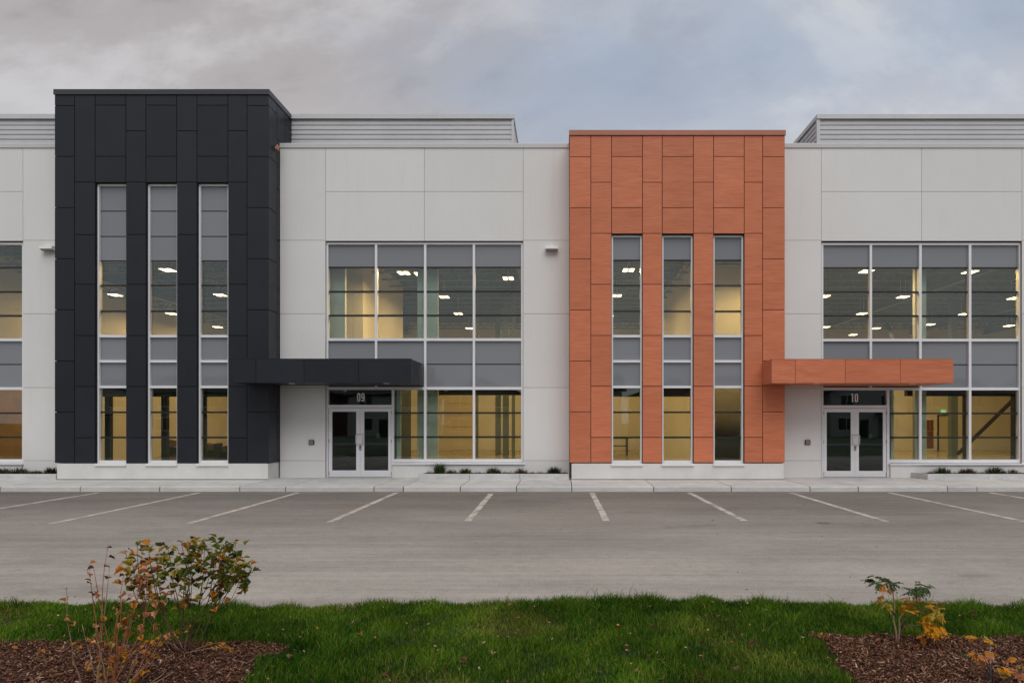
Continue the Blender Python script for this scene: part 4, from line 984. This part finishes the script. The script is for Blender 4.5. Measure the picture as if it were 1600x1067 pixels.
def put_leaf(parent, pos, size, mat, kind='lobed', droop=None, az=None, name='leaf'):
    me = leaf(kind, mat, random.randrange(4)); o = bpy.data.objects.new(name, me); COL.objects.link(o)
    az = random.uniform(0, 2 * math.pi) if az is None else az; dr = random.uniform(-.75, .9) if droop is None else droop
    o.parent = parent; o.location = pos; o.scale = (size, size, size); o.rotation_euler = (dr, random.uniform(-.6, .6), az); return o
def curve_pts(a, b, bend, n=7):
    a, b = Vector(a), Vector(b); mid = (a + b) / 2 + Vector(bend); out = []
    for k in range(n):
        t = k / (n - 1); p = a * (1 - t) ** 2 + mid * 2 * t * (1 - t) + b * t * t
        out.append(p + Vector((random.uniform(-.008, .008), random.uniform(-.008, .008), 0)) * (1 if 0 < k < n - 1 else 0))
    return out
def at_t(pts, t):
    f = t * (len(pts) - 1); i = min(int(f), len(pts) - 2); return pts[i].lerp(pts[i + 1], f - i)
# shrub A: leafy, green above and orange below
da = 5.38; XA = W(288, da); ZA = float(hfun(np.array(XA), np.array(da))) - .012
shA = thing('leafy_shrub', (XA, da, ZA), 'leafy shrub with green tops and orange lower leaves in the left mulch bed', 'shrub', 'shrubs in the mulch beds')
tipsA = [(196, 862), (214, 850), (231, 846), (207, 880), (245, 868), (262, 856), (283, 846), (296, 858), (320, 850), (338, 862), (352, 854), (367, 846), (379, 872), (352, 884), (310, 880), (272, 884), (236, 892), (388, 884), (225, 905), (330, 905), (300, 842), (328, 842), (345, 848), (364, 862), (256, 848), (290, 868), (312, 862), (340, 876), (222, 866), (372, 890)]
prior = []
for i, (px, py) in enumerate(tipsA):
    d2 = da + random.uniform(-.22, .22); tip = Vector(P(px, py, d2)); b0 = Vector((XA + random.uniform(-.07, .06), da + random.uniform(-.05, .05), ZA - .02))
    side = 1 if tip.x > XA else -1
    if i >= 11:
        q = min(prior, key=lambda w_: (w_[-1] - tip).length); b0 = at_t(q, random.uniform(.35, .55))
    pts = curve_pts(b0, tip, (side * 0.05 + (tip.x - XA) * .25, random.uniform(-.04, .04), -0.02), 8)
    if i < 11: prior.append(pts)
    st = tube('stem', [(pts, [(.0055 if i < 11 else .0034) * (1 - .65 * k / 7) for k in range(8)])], 'stem', shA, 5)
    n = random.randint(13, 16)
    for k in range(n):
        t = 1 - 0.56 * ((k + random.random() * .8) / n) ** 1.25; p = at_t(pts, min(t, 1.0)); hgt = p.z - ZA
        off = Vector((random.uniform(-.06, .06), random.uniform(-.06, .06), random.uniform(-.02, .03)))
        if px < 250: w_ = [('lgreen', .30 if hgt > .55 else .12), ('lyel', .30), ('lor', .25), ('lpeach', .15), ('lbrown', .06)]
        else: w_ = [('lgreen', .55 if hgt > .5 else .2), ('ldark', .14 if hgt > .45 else .06), ('lyel', .28), ('lor', .14 if hgt > .55 else .42), ('lbrown', .05)]
        mt = random.choices([q[0] for q in w_], [q[1] for q in w_])[0]
        put_leaf(st, p + off, random.uniform(.055, .088), mt, 'lobed')
    for _ in range(2): put_leaf(st, pts[-1], random.uniform(.025, .04), random.choice(['lbrown', 'lgreen', 'lyel']), 'lobed', random.uniform(.2, 1.1))
for i in range(5):   # low side shoots
    a = random.uniform(0, 6.28); pts = curve_pts((XA, da, ZA), (XA + random.uniform(-.3, .5), da + random.uniform(-.25, .1), ZA + random.uniform(.08, .3)), (0, 0, .03), 5)
    st = tube('stem', [(pts, [.004, .0035, .003, .0025, .002])], 'stempale', shA, 5)
    for k in range(4): put_leaf(st, at_t(pts, .7 + .1 * k) + Vector((random.uniform(-.03, .03), random.uniform(-.03, .03), 0)), random.uniform(.03, .045), random.choice(['lgold', 'lor', 'lyel']), 'lobed')
# shrub B: nearly bare orange-red stems
db = 4.62; XB = W(168, db); ZB = float(hfun(np.array(XB), np.array(db))) - .012
shB = thing('bare_shrub', (XB, db, ZB), 'nearly bare shrub of thin red-orange stems at the lower left', 'shrub', 'shrubs in the mulch beds')
tipsB = [(104, 918, 1), (146, 886, 1), (139, 882, 1), (168, 856, 0), (171, 884, 0), (193, 898, 0), (190, 930, 2), (206, 935, 0), (216, 912, 2), (221, 905, 2), (231, 900, 2), (236, 930, 2), (128, 975, 1), (182, 950, 0), (240, 975, 2), (252, 990, 2), (150, 975, 1), (246, 1010, 0), (200, 960, 2)]
for i, (px, py, lv) in enumerate(tipsB):
    d2 = db + random.uniform(-.14, .16); tip = Vector(P(px, py, d2)); b0 = Vector((XB + random.uniform(-.07, .05) + (0.0 if px < 230 else .02), db + random.uniform(-.06, .06), ZB - .03))
    if px < 115: b0.x = XB - .17
    pts = curve_pts(b0, tip, ((tip.x - XB) * .28, random.uniform(-.05, .05), -.03), 9)
    st = tube('stem', [(pts, [.0050 - .0032 * k / 8 for k in range(9)])], 'stemred' if i % 4 else 'stempale', shB, 5)
    nl = {0: 2, 1: 6, 2: 8}[lv]
    for k in range(nl):
        p = at_t(pts, 1 - .09 * k * random.uniform(.5, 1.3) if k < 7 else .6); put_leaf(st, p + Vector((random.uniform(-.03, .03), random.uniform(-.03, .03), random.uniform(-.01, .01))), random.uniform(.04, .056), random.choice(['lpeach', 'lor', 'lpeach', 'lor', 'lbrown'] if lv else ['lbrown']), 'lobed')
    if lv == 1: put_leaf(st, at_t(pts, .45) + Vector((.02, 0, 0)), .045, 'lyel', 'lobed')
    for _ in range(2): put_leaf(st, at_t(pts, random.uniform(.25, .55)), .042, random.choice(['lyel', 'lor', 'lgold']), 'lobed')
for i in range(6):
    pts = curve_pts((XB + .02, db, ZB - .02), (XB + random.uniform(.15, .42), db + random.uniform(-.25, .2), ZB + random.uniform(.1, .34)), (0.05, 0, -.03), 6)
    tube('stem', [(pts, [.005, .0045, .004, .0035, .003, .002])], 'stempale', shB, 5)
# compound leaves for the feathery shrubs
def compound_mesh(mat, seed, pairs=6):
    r = random.Random(seed); v, f = [], []
    Lr = 1.0
    def leaflet(base, dirv, L, w):
        dirv = dirv.normalized(); sd = dirv.cross(Vector((0, 0, 1))).normalized(); up = Vector((0, 0, 1)); k = len(v)
        pts = [base, base + dirv * L * .35 + sd * w + up * .02, base + dirv * L * .35 - sd * w + up * .02, base + dirv * L * .72 + sd * w * .7 - up * .02, base + dirv * L * .72 - sd * w * .7 - up * .02, base + dirv * L - up * .10, base + dirv * L * .5 - up * .03]
        v.extend([tuple(p) for p in pts]); f.extend([(k, k + 1, k + 6), (k, k + 6, k + 2), (k + 1, k + 3, k + 6), (k + 2, k + 6, k + 4), (k + 3, k + 5, k + 6), (k + 4, k + 6, k + 5)])
    rach = [Vector((0, t * Lr, .10 * t - .28 * t * t)) for t in np.linspace(0, 1, 8)]
    a, b = tube_data([(rach, .012)], 3); v.extend(a); f.extend(b)
    for i in range(pairs):
        t = .22 + .72 * i / pairs; p = at_t(rach, t); L = .40 * (1 - .35 * abs(t - .45) * 2)
        for s in (-1, 1): leaflet(p, Vector((s, .45 + r.uniform(-.1, .15), r.uniform(-.35, .1))), L * r.uniform(.85, 1.1), .085)
    leaflet(rach[-1], Vector((0, 1, -.3)), .32, .065)
    me = bpy.data.meshes.new('compound_leaf'); me.from_pydata(v, [], f); me.materials.append(M[mat]); return me
CL = {}
def put_compound(parent, pos, size, mat, az, dr):
    key = (mat, random.randrange(3))
    if key not in CL: CL[key] = compound_mesh(mat, key[1] * 5 + 1)
    o = bpy.data.objects.new('compound_leaf', CL[key]); COL.objects.link(o); o.parent = parent; o.location = pos; o.scale = (size,) * 3; o.rotation_euler = (dr, random.uniform(-.4, .4), az)
dc = 5.62
def local(parent, p): return Vector(p)
XC_, ZC_ = W(1402, dc), float(hfun(np.array(W(1402, dc)), np.array(dc))) - .012
shC = thing('feathery_shrub', (XC_, dc, ZC_), 'small crooked shrub with dark green and golden feathery leaves in the right mulch bed', 'shrub', 'shrubs in the mulch beds')
BR = [([(1402, 1004), (1400, 985), (1396, 968), (1398, 945), (1395, 922), (1386, 908)], 'stempale', [(1386, 908, 'ldark', 9), (1372, 905, 'ldark', 7), (1384, 915, 'lor', 2)]),
      ([(1402, 1004), (1406, 982), (1405, 966), (1412, 958), (1426, 940), (1432, 925)], 'stempale', [(1432, 920, 'ldark', 10), (1440, 914, 'ldark', 6), (1424, 938, 'lor', 3), (1436, 940, 'lgold', 5), (1416, 952, 'lgold', 3)]),
      ([(1404, 990), (1412, 978), (1428, 977), (1446, 978), (1458, 980)], 'stem', [(1446, 978, 'lgold', 7), (1458, 982, 'lgold', 9), (1466, 974, 'lgold', 5), (1450, 990, 'lor', 4)]),
      ([(1405, 985), (1418, 964), (1442, 954), (1462, 950)], 'stem', [(1460, 955, 'lyel', 4), (1456, 962, 'lgold', 4), (1468, 946, 'lyel', 3), (1466, 962, 'lyel', 3)]),
      ([(1398, 960), (1390, 950), (1386, 940)], 'stem', [(1384, 940, 'lyel', 3), (1385, 930, 'lor', 2)])]
for path, sm, lv in BR:
    off = random.uniform(-.05, .05); n = len(path)
    pts = [Vector(P(px, py, dc + off * k / n)) for k, (px, py) in enumerate(path)]
    if path[0][1] > 1000: pts[0].z = ZC_ - .02
    st = tube('stem', [(pts, [.0085 - .0055 * k / (n - 1) for k in range(n)])], sm, shC, 6)
    for (px, py, mt, cnt) in lv:
        for k in range(int(cnt * 1.5)):
            p = Vector(P(px + random.uniform(-9, 9), py + random.uniform(-6, 6), dc + off + random.uniform(-.08, .08)))
            put_compound(st, p, random.uniform(.062, .10), mt, random.uniform(0, 6.28), random.uniform(-.7, .3))
dd = 4.78
XD, ZD = W(1546, dd), float(hfun(np.array(W(1546, dd)), np.array(dd))) - .012
shD = thing('feathery_shrub', (XD, dd, ZD), 'sparse low shrub with a grey stick and orange leaves at the lower right corner', 'shrub', 'shrubs in the mulch beds')
st = tube('stem', [([Vector((XD + .012, dd, ZD - .03)), Vector(P(1547, 1035, dd)), Vector(P(1545, 1022, dd)), Vector(P(1549, 1010, dd))], [.008, .0075, .007, .006])], 'stemgrey', shD, 6)
for (px, py, mt, cnt) in ((1535, 1002, 'lgold', 3), (1537, 1020, 'lor', 3), (1515, 1018, 'lor', 2), (1551, 1026, 'lpeach', 2), (1537, 1040, 'lpeach', 3), (1560, 1045, 'lgold', 3), (1595, 1030, 'lor', 3), (1590, 1052, 'lpeach', 4), (1575, 1058, 'lyel', 3), (1520, 1035, 'ldark', 2), (1524, 993, 'lyel', 1), (1598, 1042, 'lyel', 3)):
    b_ = Vector((XD + random.uniform(0, .12), dd, ZD)); tip = Vector(P(px, py, dd + random.uniform(-.1, .12)))
    pts = curve_pts(b_, tip, (0, 0, -.01), 5); s2 = tube('stem', [(pts, [.004, .0035, .003, .0025, .0015])], 'stem', shD, 5)
    for k in range(cnt): put_compound(s2, tip + Vector((random.uniform(-.03, .03), random.uniform(-.04, .04), random.uniform(-.015, .02))), random.uniform(.06, .095), mt, random.uniform(0, 6.28), random.uniform(-.6, .3))

# tall weeds at the lawn edge
def weed(px, d, n, h, label, cols, seed, w=.004):
    x = W(px, d); me = blades_mesh('weed_blades', (x, d, float(hfun(np.array(x), np.array(d))) - .03), n, h, .10, w, cols, seed, 1.0)
    tag(obj('grass_tuft', me, 'blade'), label, 'grass tuft', 'grass tufts in the lawn')
weed(24, 6.70, 26, .20, 'tall coarse grass tuft at the left end of the lawn edge', [(0.06, 0.10, 0.025), (0.035, 0.075, 0.018)], 5)
weed(596, 5.75, 34, .15, 'coarse pale grass tuft in the lawn right of the left mulch bed', [(0.07, 0.14, 0.04), (0.05, 0.12, 0.03)], 6, .003)
weed(462, 5.30, 20, .12, 'small coarse grass tuft beside the corner of the left mulch bed', [(0.07, 0.14, 0.04), (0.05, 0.12, 0.03)], 8, .003)

# fallen leaves lying on the lawn and the beds
fl = [(563, 988, 'lor', .05), (492, 972, 'lor', .04), (451, 1025, 'ltan', .045), (426, 1037, 'lor', .04), (718, 1034, 'lbrown', .05), (762, 1022, 'ltan', .04), (790, 1040, 'ltan', .045), (741, 959, 'ltan', .03), (683, 1019, 'ltan', .03), (610, 1052, 'lbrown', .05), (550, 1000, 'ltan', .035), (728, 972, 'ltan', .03), (806, 990, 'ltan', .03),
      (793, 945, 'ltan', .03), (680, 943, 'ltan', .03), (870, 944, 'lbrown', .035), (966, 980, 'lbrown', .04), (928, 978, 'ltan', .035), (1022, 979, 'lbrown', .04), (1100, 964, 'ltan', .032), (1134, 971, 'ltan', .04), (1116, 944, 'ltan', .03), (1198, 957, 'ltan', .035), (1230, 938, 'lbrown', .03), (1142, 1003, 'lor', .035), (1180, 1003, 'lbrown', .045), (1226, 1012, 'lbrown', .04), (1088, 1061, 'lbrown', .045), (1037, 1065, 'ltan', .045), (999, 1052, 'ltan', .035), (1098, 1033, 'lbrown', .04), (1152, 1048, 'ltan', .035), (1010, 1030, 'lbrown', .035), (1050, 994, 'ltan', .03), (940, 1057, 'ltan', .04), (1160, 990, 'ltan', .03),
      (1515, 956, 'lbrown', .06), (1280, 991, 'lgold', .035), (1290, 992, 'lgold', .035), (1328, 994, 'lgold', .03), (1418, 996, 'lgold', .045), (1430, 998, 'lor', .035), (1360, 985, 'lgold', .03), (120, 1004, 'lor', .04), (60, 1008, 'lor', .05), (20, 1005, 'lor', .04), (90, 1006, 'lor', .035), (335, 1002, 'lgold', .04), (346, 1003, 'lgold', .045), (356, 1006, 'lgold', .045), (362, 1004, 'lgold', .035), (72, 979, 'ltan', .045), (300, 1040, 'ltan', .03), (58, 1022, 'ltan', .035)]
for px, py, mt, s in fl:
    d = F * (EYE - .19) / (py - VY); x = W(px, d); z = float(hfun(np.array(x), np.array(d)))
    bed = bool(BEDL(np.array(x), np.array(d)) or BEDR(np.array(x), np.array(d)))
    me = leaf('lobed' if s > .033 else 'oval', mt, random.randrange(4)); o = bpy.data.objects.new('fallen_leaf', me); COL.objects.link(o)
    o.location = (x, d, z + (.020 if bed else .052)); o.scale = (s * 1.35,) * 3; o.rotation_euler = (random.uniform(-.5, .5), random.uniform(-.6, .6), random.uniform(0, 6.28))
    cn = {'lor': 'orange', 'ltan': 'tan', 'lbrown': 'dark brown', 'lgold': 'golden'}[mt]
    zone = 'by the left bed' if px < 470 else 'in the left half' if px < 800 else 'right of the middle' if px < 1100 else 'beside the right mulch bed'
    row = 'close to the bottom' if py > 1015 else 'half way back' if py > 965 else 'near the far rim'
    if bed: tag(o, '%s fallen leaf on the %s mulch bed' % (cn, 'left' if px < 800 else 'right'), 'leaf', 'fallen leaves on the mulch')
    else: tag(o, '%s fallen leaf on the lawn %s, %s' % (cn, zone, row), 'leaf', 'fallen leaves on the lawn')

# small leaf litter, too fine to pick apart
def litter(n):
    v, f, c = [], [], []
    pal = [(.30, .17, .10), (.20, .10, .06), (.42, .28, .17), (.45, .22, .05), (.12, .06, .035)]
    r = random.Random(77)
    for _ in range(n):
        y = r.uniform(4.3, 6.75); x = r.uniform(W(0, y), W(1600, y)); xa = np.array(x); ya = np.array(y); bed = bool(BEDL(xa, ya) or BEDR(xa, ya))
        z = float(hfun(xa, ya)) + (.022 if bed else r.uniform(.02, .045)); s_ = r.uniform(.008, .02); a = r.uniform(0, 6.28); e = r.uniform(.3, .9); k = len(v)
        for t, m in ((0, 1), (1.9, .7), (3.14, 1), (4.5, .6)):
            px_, py_ = math.cos(t) * s_ * m, math.sin(t) * s_ * m * e
            v.append((x + px_ * math.cos(a) - py_ * math.sin(a), y + px_ * math.sin(a) + py_ * math.cos(a), z + r.uniform(-.008, .012)))
        f.append((k, k + 1, k + 2, k + 3)); cc = r.choice(pal); c += [(*cc, 1)] * 4
    me = bpy.data.meshes.new('leaf_litter'); me.from_pydata(v, [], f)
    at = me.attributes.new('tint', 'FLOAT_COLOR', 'POINT'); at.data.foreach_set('color', np.array(c, dtype=np.float32).ravel()); return me
tag(obj('leaf_litter', litter(260), 'chip'), 'small brown leaf bits scattered over the lawn', 'leaf litter', kind='stuff')

# ------------------------------------------------------------------ houses across the street, mirrored in the glass
def house(x, y, w, dp, h, rise, side, label, gable_front):
    e = thing('house', (x, y, 0), label, 'house')
    bx('wall', (x - w / 2, x + w / 2, y - dp, y, -.05, h), side, e)
    if gable_front:
        prism('gable', [(x - w / 2, h + .002), (x + w / 2, h + .002), (x, h + rise)], 'y', y - .25, y - .01, side, e)
        prism('roof', [(x - w / 2 - .5, h - .3), (x, h + rise + .02), (x + w / 2 + .5, h - .3), (x + w / 2 + .5, h - .05), (x, h + rise + .3), (x - w / 2 - .5, h - .05)], 'y', y - dp - .4, y + .45, 'shingle', e)
    else:
        prism('roof', [(y + .5, h - .1), (y - dp / 2, h + rise), (y - dp - .5, h - .1), (y - dp - .5, h + .1), (y - dp / 2, h + rise + .25), (y + .5, h + .1)], 'x', x - w / 2 - .5, x + w / 2 + .5, 'shingle', e)
    for cx, cz, ww, hh in ((-.28, 4.4, 1.5, 1.4), (.25, 4.4, 1.8, 1.4), (-.3, 1.5, 1.8, 1.5)):
        xx = x + cx * w; wn = bx('window', (xx - ww / 2, xx + ww / 2, y + .01, y + .06, cz - hh / 2, cz + hh / 2), 'hglass', e)
        bx('window_frame', [(xx - ww / 2 - .1, xx + ww / 2 + .1, y + .01, y + .09, cz + hh / 2, cz + hh / 2 + .1), (xx - ww / 2 - .1, xx + ww / 2 + .1, y + .01, y + .09, cz - hh / 2 - .1, cz - hh / 2), (xx - .04, xx + .04, y + .061, y + .09, cz - hh / 2, cz + hh / 2)], 'fixture', wn)
    xx = x + .24 * w; gd = bx('garage_door', (xx - 1.3, xx + 1.3, y + .01, y + .07, 0.0, 2.3), 'siding2' if side != 'siding2' else 'siding', e)
    bx('porch_roof', (xx - 1.7, xx + 1.7, y + .01, y + .9, 2.6, 2.8), 'shingle', e)
    bx('front_door', (x - .06 * w - .5, x - .06 * w + .5, y + .01, y + .06, 0, 2.1), 'shingle', e)
    return e
hs = [(-58, 'siding'), (-46, 'siding2'), (-34, 'siding3'), (-22, 'siding'), (-10, 'siding2'), (2, 'siding'), (14, 'siding3'), (26, 'siding2'), (38, 'siding'), (50, 'siding3'), (62, 'siding2'), (74, 'siding')]
wd = {'siding': 'pale sided', 'siding2': 'grey sided', 'siding3': 'red-brown'}
for i, (x, s) in enumerate(hs):
    tag(house(x, -43 + (i % 3) * 1.2, 9.6 + (i % 2) * .8, 9, 5.2 + .2 * (i % 3), 1.7 + .4 * (i % 2), s, 'two-storey %s house across the street, mirrored in the glass' % wd[s], i % 2 == 0), group='houses mirrored in the glass')
